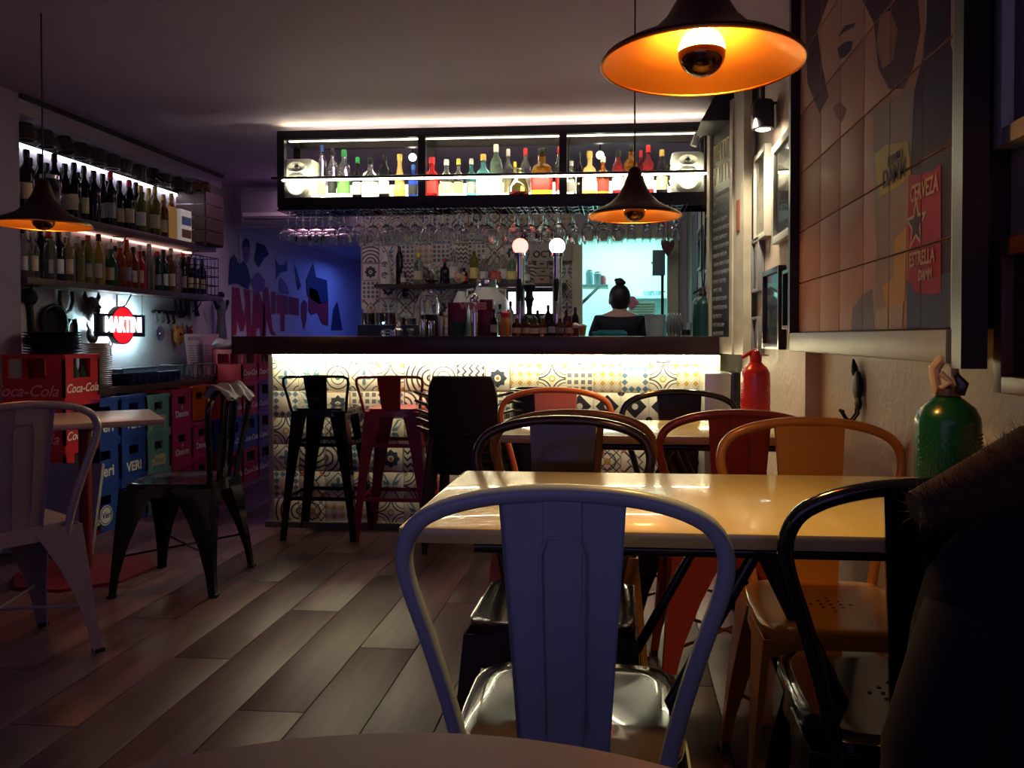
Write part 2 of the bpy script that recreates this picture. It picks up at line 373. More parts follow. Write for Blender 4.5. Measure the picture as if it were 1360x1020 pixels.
part('top_led', MB().bbox((SX0+.05, SY0+.03, ZT-.052), (SX1-.05, SY0+.05, ZT-.045)), emis('shelf_top_led', (1, .93, .58), 6), hs)
part('upper_led', MB().bbox((SX0+.02, SY0-.002, ZT), (SX1-.02, SY0+.016, ZT+.002)), emis('shelf_front_led', (1, .95, .42), 26), hs)

# ------------------------------------------------------------------ bottles
COLR = {
 'clear': ((.93, .95, .92), .95), 'red': ((.75, .02, .03), .5), 'yellow': ((.9, .75, .1), .7), 'teal': ((.12, .5, .55), .7), 'turquoise': ((.25, .85, .9), .8),
 'blue': ((.02, .06, .5), .5), 'black': ((.006, .006, .01), 0), 'amber': ((.75, .25, .03), .85), 'brown': ((.25, .05, .02), .7), 'dark red': ((.3, .02, .03), .6),
 'green': ((.05, .4, .1), .8), 'dark green': ((.01, .05, .025), .3), 'gold': ((.8, .55, .2), .4), 'orange': ((.95, .25, .03), .8), 'dark': ((.012, .008, .014), .15),
 'olive': ((.3, .3, .03), .7), 'pale green': ((.6, .85, .65), .9), 'white': ((.8, .8, .75), 0)}
def gmat(c):
    col, tr = COLR[c]; return liquid(c.replace(' ', '_')+'_bottle_glass', col, tr)
CAPC = {'black': (.01, .01, .012), 'red': (.6, .02, .03), 'green': (.03, .3, .08), 'blue': (.03, .12, .45), 'gold': (.7, .45, .12), 'white': (.75, .75, .7), 'silver': (.5, .5, .5), 'yellow': (.8, .6, .08)}
LABC = {'white': (.75, .73, .66), 'cream': (.65, .55, .35), 'black': (.01, .01, .015), 'green': (.12, .45, .08), 'red': (.6, .03, .03), 'gold': (.65, .42, .1), 'grey': (.3, .3, .32), 'yellow': (.8, .7, .2)}
SHAPE = {
 'wine': [(.0, 0), (.95, 0), (1, .02), (1, .58), (.92, .66), (.5, .74), (.36, .80), (.34, .93)],
 'spirit': [(0, 0), (.95, 0), (1, .02), (1, .62), (.85, .70), (.42, .78), (.36, .90)],
 'squat': [(0, 0), (.95, 0), (1, .03), (1, .5), (.8, .62), (.35, .7), (.32, .86)],
 'cone': [(0, 0), (1, 0), (1, .05), (.85, .3), (.55, .6), (.36, .75), (.34, .88)],
 'tall': [(0, 0), (.97, 0), (1, .02), (1, .7), (.6, .8), (.5, .84), (.5, .9)]}
_bm = {}
def bottle(x, y, z, h, rad, col, cap, lab, shape, label, group, e=2., cat='bottle'):
    key = (round(h, 3), round(rad, 4), col, cap, lab, shape, e)
    if key not in _bm:
        pr = [(a*rad, b*h) for a, b in SHAPE[shape]]
        top = pr[-1]
        body = MB().lathe(pr, n=14, e=e).mesh('body', gmat(col), 50)
        cp = MB().lathe([(0, h*.86), (rad*.42, h*.86), (rad*.42, h*.985), (rad*.36, h), (0, h)], n=10).mesh('cap', mat(cap+'_cap', CAPC[cap], .4))
        lb = None
        if lab:
            a = .14 if shape != 'cone' else .06; b = .42 if shape != 'cone' else .24
            rr = rad*1.02
            lb = MB()
            n = 9; vs = []; fs = []
            for zz in (a*h, b*h):
                for i in range(n+1):
                    t = -PI*.5-PI*.42+PI*.84*i/n; ct, st = math.cos(t), math.sin(t)
                    vs.append((math.copysign(abs(ct)**(2/e), ct)*rr, math.copysign(abs(st)**(2/e), st)*rr, zz))
            for i in range(n): fs.append((i, i+1, n+2+i, n+1+i))
            lb.add(vs, fs); lb = lb.mesh('label', mat(lab+'_bottle_label', LABC[lab], .6))
        _bm[key] = (body, cp, lb)
    body, cp, lb = _bm[key]
    t = thing('bottle', label, cat, (x, y, z), random.uniform(-.2, .2) if e == 2 else random.uniform(-.05, .05), group)
    put('body', body, t); put('cap', cp, t)
    if lb: put('label', lb, t)
    return t
ZS = ZB+.0485
BAYS = ['left', 'middle', 'right']
top_row = [
 # px, top, width, colour, cap, label, shape, e, bay, dy
 (428, 193, 12, 'clear', 'blue', 'white', 'tall', 2, 0, .05), (442, 197, 14, 'clear', 'black', 'black', 'spirit', 2, 0, 0), (457, 199, 18, 'clear', 'green', 'green', 'spirit', 2, 0, 0),
 (475, 209, 15, 'black', 'green', 'white', 'squat', 2, 0, 0), (492, 210, 22, 'clear', 'black', 'white', 'squat', 3.5, 0, 0), (511, 206, 15, 'black', 'black', 'white', 'spirit', 4, 0, 0),
 (531, 205, 18, 'gold', 'gold', 'gold', 'cone', 2, 0, 0), (549, 219, 14, 'blue', 'blue', 'black', 'squat', 3, 0, 0),
 (574, 209, 20, 'red', 'red', 'red', 'squat', 3, 1, 0), (593, 212, 18, 'clear', 'white', 'cream', 'squat', 2, 1, 0), (609, 211, 14, 'clear', 'yellow', 'yellow', 'squat', 2, 1, 0),
 (626, 211, 14, 'teal', 'silver', 'grey', 'squat', 2, 1, 0), (642, 205, 20, 'turquoise', 'gold', 'white', 'squat', 2.6, 1, 0), (659, 192, 18, 'pale green', 'white', 'white', 'spirit', 2, 1, 0),
 (675, 198, 13, 'clear', 'white', 'cream', 'spirit', 2, 1, .06), (684, 215, 12, 'yellow', 'yellow', 'yellow', 'squat', 2, 1, .05), (698, 197, 15, 'clear', 'red', 'white', 'spirit', 2, 1, .05),
 (720, 197, 30, 'amber', 'black', 'red', 'squat', 4, 1, 0), (742, 195, 10, 'clear', 'red', 'red', 'wine', 2, 1, 0),
 (759, 214, 14, 'clear', 'silver', 'grey', 'squat', 3, 2, 0), (769, 202, 10, 'dark', 'black', None, 'wine', 2, 2, .04), (783, 201, 20, 'gold', 'gold', 'white', 'squat', 3, 2, 0),
 (801, 208, 17, 'orange', 'white', 'red', 'squat', 2, 2, 0), (821, 200, 17, 'dark red', 'black', 'white', 'spirit', 2, 2, 0), (838, 192, 19, 'amber', 'black', 'white', 'wine', 2, 2, 0),
 (851, 200, 11, 'dark red', 'red', None, 'wine', 2, 2, .05), (861, 193, 16, 'dark red', 'red', 'white', 'wine', 2, 2, 0), (879, 199, 16, 'dark', 'gold', 'cream', 'wine', 2, 2, 0)]
cnt = [0, 0, 0]
for px, ty, wd, c, cp, lb, sh, e, bay, dy in top_row:
    y = 4.70+dy; p = atY(px, 262, y); h = atY(px, ty, y).z-ZS; rad = wd*y/F/2*.96
    bottle(p.x, y, ZS, h, rad, c, cp, lb, sh, f'{c} bottle with {cp} cap, {ordw(cnt[bay])} from left in {BAYS[bay]} bay of hanging shelf', 'bottles on the hanging shelf', e)
    cnt[bay] += 1
# decanter with red rest
p = atY(689, 262, 4.66); t = thing('decanter', 'clear round glass decanter with a little red drink in the middle shelf bay', 'decanter', (p.x, 4.655, ZS))
part('body', MB().lathe([(0, 0), (.05, 0), (.06, .02), (.062, .06), (.04, .11), (.018, .14), (.018, .17)], n=18), glass, t)
part('drink', MB().lathe([(0, .004), (.048, .004), (.056, .02), (.057, .03), (0, .03)], n=18), gmat('dark red'), t)
# speakers
def speaker(px, label, y=4.70):
    p = atY(px, 262, y); t = thing('speaker', label, 'speaker', (p.x, y, ZS))
    part('cabinet', MB().cbox((0, 0, .125), (.19, .17, .25), .03), white_plastic, t)
    part('woofer', MB().lathe([(.0, -.01), (.025, -.002), (.055, .012), (.075, .006), (.08, 0)], (0, -.086, .082), 24, axis='Y'), mat('speaker_cone', (.45, .45, .42), .5), t)
    part('tweeter', MB().lathe([(.0, .01), (.02, .0), (.055, .01), (.06, 0)], (0, -.086, .195), 20, axis='Y', sy=.55), mat('tweeter_white', (.6, .6, .56), .4), t)
    part('tweeter_dome', MB().sphere((0, -.09, .195), .012), black_plastic, t)
    part('bracket', MB().tube([(-.1, 0, .06), (-.115, 0, .125), (-.1, 0, .19)], .006), black_plastic, t)
speaker(402, 'white box speaker at the left end of the hanging shelf'); speaker(912, 'white box speaker at the right end of the hanging shelf')
for px, py, side in ((548, 209, 'left'), (797, 206, 'right')):
    p = atY(px, py, 4.92); t = thing('spotlight', f'small round glowing spotlight behind the {side} bay of the hanging shelf', 'lamp', (p.x, 4.92, p.z))
    part('bulb', MB().sphere((0, 0, 0), .024), emis('spot_bulb', (1, .97, .8), 12), t)
    part('stem', MB().cyl((0, 0, .026), (0, 0, HC-p.z), .006), dark_metal, t)
# white duct pipe at right end
q = [atY(945, 150, 4.5), atY(938, 172, 4.5), atY(926, 180, 4.5), atY(921, 194, 4.5)]
single('pipe', MB().tube(q, [.014, .018, .02, .02], 10), white_plastic, 'bent white pipe running down beside the right end of the hanging shelf', 'pipe')

# ------------------------------------------------------------------ stemware hanging from the rack
rack = thing('glass_rack', 'row of thin metal rails under the hanging shelf holding stemmed glasses', 'rack', (0, 0, 0))
ZG = ZB-.018
for i in range(29):
    x = -1.99+i*.0855
    for s_ in (-.012, .012): part('rail', MB().bbox((x+s_-.0425-.002, SY0-.03, ZG-.004), (x+s_-.0425+.002, SY1+.06, ZG+.002)), chrome, rack)
part('hanger', MB().bbox((SX0, SY0-.01, ZG), (SX1, SY0, ZB)).bbox((SX0, SY1, ZG), (SX1, SY1+.01, ZB)), dark_metal, rack)
def gl(prof_out, t=.0014):
    inn = [(max(r-t, .0), z) for r, z in prof_out[::-1]]
    return inn
wine_o = [(.0, 0), (.035, 0), (.035, -.002), (.006, -.007), (.0035, -.02), (.0035, -.085), (.006, -.092), (.026, -.104), (.0385, -.125), (.0410, -.15), (.037, -.178), (.033, -.195)]
wine_i = [(.032, -.195), (.0358, -.178), (.0398, -.15), (.0373, -.125), (.025, -.1055), (.0, -.097)]
flute_o = [(.0, 0), (.030, 0), (.030, -.002), (.005, -.006), (.0035, -.02), (.0035, -.075), (.009, -.085), (.021, -.11), (.026, -.14), (.0275, -.185)]
flute_i = [(.0265, -.185), (.025, -.14), (.020, -.111), (.0, -.09)]
coupe_o = [(.0, 0), (.035, 0), (.035, -.002), (.006, -.007), (.004, -.02), (.004, -.09), (.01, -.1), (.045, -.12), (.052, -.145), (.05, -.19)]
coupe_i = [(.049, -.19), (.0505, -.145), (.044, -.122), (.0, -.103)]
gms = [MB().lathe(a+b, n=18).mesh('wine_glass', glass, 60) for a, b in ((wine_o, wine_i), (flute_o, flute_i), (coupe_o, coupe_i))]
for row, (y, nm) in enumerate(((4.615, 'front'), (4.72, 'second'), (4.83, 'rear'))):
    gc = -1
    for i in range(28):
        if row and random.random() < .12: continue
        gc += 1
        x = -1.99+i*.0855+random.uniform(-.004, .004)
        k = 2 if (i < 4 or 15 < i < 19) else (1 if 9 <= i < 14 or i > 23 else 0)
        kn = ['wine glass', 'narrow wine glass', 'wide balloon glass'][k]
        o = put('wine_glass', gms[k], None, (x, y+random.uniform(-.006, .006), ZG+.0045), (0, 0, random.random()))
        tag(o, f'{kn} hanging upside down, {ordw(gc)} from left in the rack\'s {nm} line', 'wine glass', 'glasses hanging upside down over the bar')

# ================================================================== PENDANT LAMPS
gold_in = mat('gold_inside', (.95, .36, .05), .36, .7)
bronze_out = mat('dark_bronze', (.10, .05, .035), .38, .8, noise=.3)
def pendant(x, y, z, label, energy):
    t = thing('pendant_lamp', label, 'lamp', (x, y, z), 0, 'wide brass pendant lamps')
    R0 = .172
    outer = [(R0, 0), (R0*.985, .008), (.15, .020), (.12, .033), (.09, .050), (.062, .078), (.042, .112), (.028, .150), (.02, .175), (.012, .182), (.0, .183)]
    inner = [(R0-.002, .0), (.148, .015), (.118, .028), (.088, .045), (.060, .073), (.040, .107), (.026, .145), (.0, .15)]
    part('shade', MB().lathe(outer, n=48, caps=False), bronze_out, t, label='dark bronze shade')
    part('shade_lining', MB().lathe(inner, n=48, caps=False), gold_in, t, label='bright gold shade lining')
    part('rim', MB().tube([(R0*math.cos(a*PI/24), R0*math.sin(a*PI/24), 0) for a in range(48)], .003, 6, closed=True), mat('rim_gold', (.6, .25, .06), .3, 1.), t)
    b = part('bulb', MB().sphere((0, 0, .022), .040, 24, 14, z0=.02), emis('bulb_glow', (1.0, .50, .14), energy), t, label='glowing bulb')
    part('bulb_cap', MB().sphere((0, 0, .021), .041, 24, 10, z1=.0), mat('bulb_mirror', (.25, .13, .06), .15, 1.), t, label='mirrored bulb cap')
    part('cord', MB().cyl((0, 0, .18), (0, 0, HC-z), .003), black_plastic, t)
    light('pendant_glow', 'SPOT', (x, y, z-.025), energy*.25, (1.0, .58, .14), (0, 0, 0), .05, spot=108, blend=1.0)
LAMPZ = 1.527
pendant(.137, 1.38, LAMPZ, 'large brass pendant lamp over the near table, closest to the camera', 95)
pendant(.049, 2.95, 1.507, 'brass pendant lamp in front of the hanging bottle shelf over the second table', 85)
pendant(-2.27, 2.95, 1.50, 'brass pendant lamp at the left over the small table, before the wine shelves', 26)

# ================================================================== CHAIRS
def rsq(w0, w1, d, z, n=28, e=5, s=1.):
    pts = []
    for i in range(n):
        t = 2*PI*i/n; ct, st = math.cos(t), math.sin(t)
        x = math.copysign(abs(ct)**(2/e), ct); y = math.copysign(abs(st)**(2/e), st)
        wd = w0+(w1-w0)*(y+1)/2
        pts.append((x*wd/2*s, y*d/2*s, z))
    return pts
def loft(mb, rings, close=True):
    n = len(rings[0]); vs = [p for r_ in rings for p in r_]; fs = []
    for j in range(len(rings)-1):
        for i in range(n): fs.append((j*n+i, j*n+(i+1) % n, (j+1)*n+(i+1) % n, (j+1)*n+i))
    if close: fs.append(tuple(range(n)))
    return mb.add(vs, fs)
def wedge_leg(top, bot, wt, wb, sx, sy, zt, bulge=.5, t=.004):
    """folded sheet leg: L section, outer corner at (sx,sy) side"""
    mb = MB(); vs = []; lv = [0, .12, .3, .55, .8, 1]
    for f in lv:
        cx = top[0]+(bot[0]-top[0])*f; cy = top[1]+(bot[1]-top[1])*f; z = zt*(1-f)
        w = wb+(wt-wb)*(1-f)**1.9
        for dx, dy in ((0, 0), (-w, 0), (-w, -t), (-t, -t), (-t, -w), (0, -w)):
            vs.append((cx+sx*dx, cy+sy*dy, z))
    fs = []
    for j in range(len(lv)-1):
        for i in range(6): fs.append((j*6+i, j*6+(i+1) % 6, (j+1)*6+(i+1) % 6, (j+1)*6+i))
    fs.append(tuple(range(6))); fs.append(tuple(30+i for i in range(6))[::-1])
    return mb.add(vs, fs)
def tolix(m, label, x, y, rz, seat=None, group='metal cafe chairs'):
    t = thing('metal_chair', label, 'chair', (x, y, 0), rz, group)
    hw = .178
    s = MB(); loft(s, [rsq(.33, .35, .34, .452, s=.86), rsq(.345, .365, .355, .455, s=.97), rsq(.35, .37, .36, .450), rsq(.352, .372, .362, .425), rsq(.355, .375, .365, .40)])
    sl_ = part('seat', s, seat or m, t)
    if seat: sl_['label'] = 'dark taupe glossy seat'
    hl = MB()
    for a in range(-2, 3):
        for b in range(-2, 3):
            if abs(a)+abs(b) <= 2: hl.lathe([(0, .4535), (.004, .4535), (.004, .4528), (0, .4528)], (a*.022, b*.022, 0), 6)
    part('seat_holes', hl, black_plastic, t, kind=None)
    for sx in (-1, 1):
        for sy in (-1, 1):
            top = (sx*(hw+.004), sy*.180); bot = (sx*.222, sy*(.205 if sy > 0 else .225))
            part('leg', wedge_leg(top, bot, .15, .028, sx, sy, .435), m, t)
    hwp = [(.138, .41), (.150, .48), (.170, .56), (.194, .64), (.214, .70), (.223, .742), (.219, .774), (.202, .802), (.168, .822), (.120, .836), (.065, .844), (.0, .847)]
    def yb(z): return -.172-max(0, z-.42)*.09
    pts = [(-a, yb(z), z) for a, z in hwp]+[(a, yb(z), z) for a, z in hwp[-2::-1]]
    # smooth corner
    P = []
    for i in range(len(pts)-1):
        p0, p1 = Vector(pts[i]), Vector(pts[i+1]); pm1 = Vector(pts[max(i-1, 0)]); p2 = Vector(pts[min(i+2, len(pts)-1)])
        for q_ in range(3):
            u = q_/3; P.append(.5*((2*p0)+(p1-pm1)*u+(2*pm1-5*p0+4*p1-p2)*u*u+(3*p0-pm1-3*p1+p2)*u**3))
    P.append(Vector(pts[-1]))
    part('back_frame', MB().tube(P, .0125, 10), m, t)
    # splat
    zs = [.40, .47, .56, .65, .74, .80, .836]; mb = MB(); vs = []; fs = []
    for z in zs:
        f = (z-.40)/.445; w_ = .060+.028*f; yy = yb(z)+.004
        for xx, dy in ((-w_, -.010), (-w_+.003, .0), (-.028, .0), (-.026, -.004), (.026, -.004), (.028, .0), (w_-.003, 0), (w_, -.010), (w_-.002, .004), (-w_+.002, .004)):
            vs.append((xx, yy-0+dy+(-.006*(1-(xx/w_)**2) if abs(dy) < .009 else 0), z))
    n = 10
    for j in range(len(zs)-1):
        for i in range(n): fs.append((j*n+i, j*n+(i+1) % n, (j+1)*n+(i+1) % n, (j+1)*n+i))
    fs.append(tuple(range(n))[::-1]); fs.append(tuple((len(zs)-1)*n+i for i in range(n)))
    mb.add(vs, fs); sp = part('splat', mb, m, t)
    # pressed ridge outline on the splat
    rp = [(-.027, .50), (-.030, .76), (-.022, .785), (.022, .785), (.030, .76), (.027, .50)]
    part('pressed_ridge', MB().tube([(a, yb(z)-.0085, z) for a, z in rp], .0028, 6), m, sp)
    br = MB().cyl((-.20, .19, .16), (.20, -.20, .16), .005).cyl((.20, .19, .165), (-.20, -.20, .165), .005)
    part('brace', br, m, t)
    for sx, sy in ((-1, 1), (1, 1), (-1, -1), (1, -1)):
        part('foot', MB().box((sx*.212, sy*(.196 if sy > 0 else .216), .006), (.03, .03, .012)), black_plastic, t)
    return t
white_ch = mat('grey_white_chair_paint', (.36, .46, .55), .34, coat=.1, noise=.05, nscale=5)
black_ch = mat('black_chair_paint', (.006, .006, .012), .12, coat=.2)
brown_ch = mat('dark_metal_chair_paint', (.045, .028, .028), .13, .2, coat=.2)
yel_ch = mat('orange_yellow_chair_paint', (.62, .24, .03), .28, coat=.4)
mus_ch = mat('mustard_chair_paint', (.38, .17, .025), .28, coat=.4)
ora_ch = mat('orange_chair_paint', (.55, .14, .035), .28, coat=.4)
red_ch = mat('orange_red_chair_paint', (.42, .055, .02), .28, coat=.4)
gry_ch = mat('light_grey_chair_paint', (.30, .25, .30), .3, coat=.4)
def chair_back_at(px, y, rz, m, label, seat=None):
    """place a chair so that its back top centre shows at px at depth y"""
    p = atY(px, 600, y); off = Vector((0, -.210, 0)); off.rotate(Matrix.Rotation(rz, 3, 'Z'))
    return tolix(m, label, p.x-off.x, y-off.y, rz, seat)
chair_back_at(747, 1.075, 0, white_ch, 'pale grey metal chair in the foreground, its back filling the middle of the view', mat('taupe_seat_paint', (.075, .055, .065), .12, coat=.5))
chair_back_at(748, 2.02, PI, brown_ch, 'dark brown metal chair on the far side of the near table, facing the camera')
chair_back_at(761, 2.20, 0, mus_ch, 'mustard yellow metal chair on the near side of the second table')
chair_back_at(738, 3.17, PI, ora_ch, 'bright orange metal chair on the far side of the second table, at its left')
chair_back_at(902, 3.10, PI+.05, black_ch, 'glossy black metal chair on the far side of the second table, before the steel box')
chair_back_at(982, 2.24, .03, red_ch, 'orange-red metal chair on the near side of the second table, beside the wall')
chair_back_at(1075, 2.04, PI, yel_ch, 'yellow-orange metal chair across the near table by the wall, facing the camera')
chair_back_at(1257, 1.17, -.02, black_ch, 'glossy black metal chair with a dark coat over it, near right')
tolix(black_ch, 'black metal chair standing in the aisle, its seat turned to the small red-legged table', -1.89, 3.27, R(96))
tolix(gry_ch, 'light grey metal chair at the far left before the small table', -2.05, 2.44, R(60))

# ================================================================== TABLES
cream_top = mat('cream_table_laminate', (.54, .43, .21), .26, noise=.1, nscale=6, coat=.3)
def table(x0, x1, y0, y1, label):
    cx, cy = (x0+x1)/2, (y0+y1)/2; t = thing('cafe_table', label, 'table', (cx, cy, 0), 0, 'cream topped tables')
    L, D = x1-x0, y1-y0
    part('tabletop', MB().cbox((0, 0, .736), (L, D, .028), .009), cream_top, t, label='cream tabletop')
    fr = MB()
    for s_ in (-1, 1): fr.cyl((-L/2+.12, s_*(D/2-.05), .708), (L/2-.04, s_*(D/2-.05), .708), .011)
    for a in (-.30, .30): fr.cyl((a, -D/2+.05, .708), (a, D/2-.05, .708), .009)
    part('frame', fr, black_paint, t)
    for s_ in (-1, 1):
        y = s_*(D/2-.06)
        part('leg', MB().cyl((.06, y, .70), (-L/2+.20, y, .0), .011), black_paint, t)
        part('leg', MB().cyl((.09, y*.9, .70), (L/2-.10, y*.9, .0), .011), black_paint, t)
    part('cross_bar', MB().cyl((-L/2+.25, -D/2+.06, .08), (-L/2+.25, D/2-.06, .08), .009).cyl((L/2-.14, -D/2+.08, .08), (L/2-.14, D/2-.08, .08), .009), black_paint, t)
    return t
table(-.365, .685, 1.262, 1.815, 'long cream topped table with thin black legs, nearest the camera')
table(-.40, .60, 2.49, 2.965, 'cream topped table with thin black legs, second one back towards the bar')
# round table at the camera
t = thing('round_table', 'dark pinkish round table edge at the very bottom of the view', 'table', (-.13, .20, 0))
part('tabletop', MB().lathe([(0, .722), (.40, .722), (.412, .73), (.412, .742), (.405, .75), (0, .75)], n=64), mat('brown_table_wood', (.30, .17, .17), .4, noise=.25, nscale=5), t)
part('column', MB().cyl((0, 0, .02), (0, 0, .722), .035, n=16), black_paint, t); part('base', MB().lathe([(0, 0), (.24, 0), (.24, .012), (.05, .03), (0, .03)], n=32), black_paint, t)
# small red-legged table
t = thing('pedestal_table', 'small table with pale wooden top on a red metal column and plate', 'table', (-2.40, 3.36, 0), R(38))
part('tabletop', MB().cbox((0, 0, .688), (.58, .58, .026), .004), mat('greyish_wood_top', (.38, .28, .30), .3, noise=.25, nscale=7), t)
rm = mat('red_table_metal', (.16, .012, .02), .4)
part('column', MB().cyl((0, 0, .02), (0, 0, .675), .026, n=16), rm, t); part('top_plate', MB().box((0, 0, .668), (.3, .3, .012)), rm, t)
part('base_plate', MB().lathe([(0, 0), (.29, 0), (.29, .012), (.05, .022), (0, .022)], n=8), rm, t)

# ================================================================== BAR STOOLS
def stool(m, label, pxc, y):
    p = atY(pxc, 600, y); t = thing('bar_stool', label, 'stool', (p.x, y, 0), 0, 'metal bar stools at the counter')
    s = MB(); loft(s, [rsq(.27, .27, .27, .688, s=.9), rsq(.28, .28, .28, .69), rsq(.285, .285, .285, .68), rsq(.29, .29, .29, .65)]); part('seat', s, m, t)
    for sx in (-1, 1):
        for sy in (-1, 1): part('leg', wedge_leg((sx*.142, sy*.142), (sx*.205, sy*.15), .085, .034, sx, sy, .675), m, t)
    for nm, z, r0, rd in (('foot_rest', .22, .187, .147), ('brace', .50, .160, .145)):
        for s_ in (-1, 1): part(nm, MB().box((0, s_*(rd-.006), z), (2*r0-.02, .006, .02)), m, t); part(nm, MB().box((s_*(r0-.004), 0, z), (.006, 2*rd-.02, .02)), m, t)
    fr = [(-.145, -.13, .67), (-.155, -.15, .74), (-.172, -.17, .82), (-.170, -.175, .845), (-.150, -.178, .856), (0, -.18, .858)]
    part('back_frame', MB().tube(fr+[(-a, b, c) for a, b, c in fr[-2::-1]], .008, 8), m, t)
    part('splat', MB().poly([(-.048, -.14, .68), (.048, -.14, .68), (.062, -.179, .856), (-.062, -.179, .856)], (0, -.004, 0)), m, t)
stool(black_ch, 'black metal bar stool with low back, leftmost at the bar', 436, 4.12)
stool(mat('dark_red_stool_paint', (.22, .012, .03), .3, coat=.3), 'dark red metal bar stool with low back beside the black one', 530, 4.12)
# stack of black armchairs
for k in range(5):
    p = atY(627, 600, 3.98); t = thing('armchair', f'black plastic shell armchair, {["lowest", "second from the bottom", "middle one", "second from the top", "topmost"][k]} in the stack before the bar', 'chair', (p.x, 3.98-.012*k, .044*k), 0, 'stacked black armchairs')
    bk = MB()
    def sf(u, v):
        a = (u-.5)*2; z = .42+v*.27; rr = 1-abs(a)**6*.0
        return (a*.165*(1-.04*v-.16*v**9), -.16-.05*v-.03*(1-a*a), z)
    bk.grid(sf, 12, 8); bk.grid(lambda u, v: (lambda q: (q[0], q[1]-.008, q[2]))(sf(1-u, v)), 12, 8)
    rim = [sf(0, v/8) for v in range(9)]+[sf(u/12, 1) for u in range(1, 13)]+[sf(1, 1-v/8) for v in range(1, 9)]
    bk.tube(rim, .010, 6); part('backrest', bk, black_plastic, t)
    st = MB(); loft(st, [rsq(.30, .36, .36, .40, s=.3), rsq(.32, .38, .38, .405, s=.8), rsq(.34, .42, .40, .425), rsq(.34, .42, .40, .41), rsq(.3, .38, .36, .385)]); part('seat', st, black_plastic, t)
    for sx in (-1, 1):
        part('armrest', MB().tube([(sx*.165, -.19, .60), (sx*.235, -.17, .618), (sx*.262, -.02, .60), (sx*.255, .12, .57), (sx*.23, .18, .50), (sx*.19, .17, .42)], [.010, .012, .014, .013, .011, .010], 6, flat=.6), black_plastic, t)
        for sy in (-1, 1): part('leg', MB().cyl((sx*.16, sy*.15, .40), (sx*(.20+.0), sy*.20, 0), .017, .013, 8), black_plastic, t)
# things under the counter
p = atY(712, 515, 4.10); t = thing('waste_bin', 'black square bin below the bar counter behind the orange chair', 'bin', (p.x, 4.06, 0)); part('body', MB().lathe([(0, 0), (.09, 0), (.115, .78), (.105, .78), (.085, .02)], n=16, e=6), black_plastic, t); part('rim', MB().lathe([(.115, .775), (.12, .775), (.12, .795), (.1, .795)], n=16, e=6, closed=True), black_plastic, t)
a = atY(936, 487, 4.05); b = atY(976, 487, 4.05)
t = thing('cabinet', 'steel sided box cabinet with black door between the bar and the right wall', 'cabinet', ((a.x+b.x)/2+.015, 4.02, 0))
part('body', MB().cbox((-.035, .08, .44), (.13, .28, .88), .006), steel, t); part('door', MB().cbox((.055, .08, .44), (.05, .29, .885), .006), black_paint, t); part('handle', MB().cyl((.055, -.075, .5), (.055, -.075, .7), .006), chrome, t)

# ================================================================== LEFT WALL: SHELVES
bk = mat('shelf_wood_dark', (.10, .055, .045), .4, noise=.35, nscale=6)
def wall_shelf(z, y0, y1, xf, label, th=.035, led=None):
    t = thing('wall_shelf', label, 'shelf', (0, 0, 0))
    part('board', MB().cbox(((XL+xf)/2, (y0+y1)/2, z-th/2), (xf-XL, y1-y0, th), .003), bk, t)
    br = MB()
    for k in range(3):
        y = y0+.15+(y1-y0-.3)*k/2
        br.tube([(XL+.01, y, z-th-.11), (XL+.01, y, z-th), (xf-.05, y, z-th)], .006, 6); br.tube([(XL+.01, y, z-th-.1), (XL+.07, y, z-th-.07), (xf-.09, y, z-th)], .005, 6)
    part('bracket', br, black_paint, t)
    if led: part('led_strip', MB().bbox((XL+.005, y0+.03, z-th-.012), (XL+.02, y1-.03, z-th-.002)), emis(*led), t, label='light strip under the board')
    return t
wall_shelf(1.745, 3.91, 5.85, -3.10, 'upper wall shelf of dark wood holding the wine bottles', led=('wine_led', (1, .55, .42), 2.6))
wall_shelf(1.375, 3.91, 5.95, -3.10, 'lower wall shelf of dark wood holding the spirit bottles')
wall_shelf(.765, 4.05, 5.75, -2.98, 'dark wooden wall ledge behind the crates carrying plates and glasses', .045)
t = thing('light_strip', 'white light strip under the beam above the wine bottles', 'lamp'); part('strip', MB().bbox((XL+.012, 3.95, 2.10), (XL+.03, 5.85, 2.118)), emis('soffit_led', (.88, .86, 1.0), 5), t); part('channel', MB().bbox((XL, 3.95, 2.118), (XL+.035, 5.85, 2.128)), chrome, t)
# mugs hanging from the beam
mug = [MB().lathe([(0, 0), (.036, 0), (.043, .02), (.045, .09), (.041, .09), (.039, .02), (0, .006)], n=14), MB().tube([(.042, 0, .075), (.072, 0, .07), (.075, 0, .03), (.042, 0, .02)], .006, 6)]
mm = [mug[0].mesh('body', mat('dark_mug_glaze', (.05, .03, .03), .3, noise=.5)), mug[1].mesh('handle', mat('dark_mug_glaze', (0, 0, 0)))]
for k in range(13):
    t = thing('mug', f'dark mug hanging from the left beam, {ordw(k)} of the row counted from the front', 'mug', (-3.19, 4.02+k*.145, 2.205), 0, 'mugs hanging from the left beam', rot=(R(180+random.uniform(-12, 12)), 0, R(80+random.uniform(-30, 30))))
    put('body', mm[0], t); put('handle', mm[1], t)
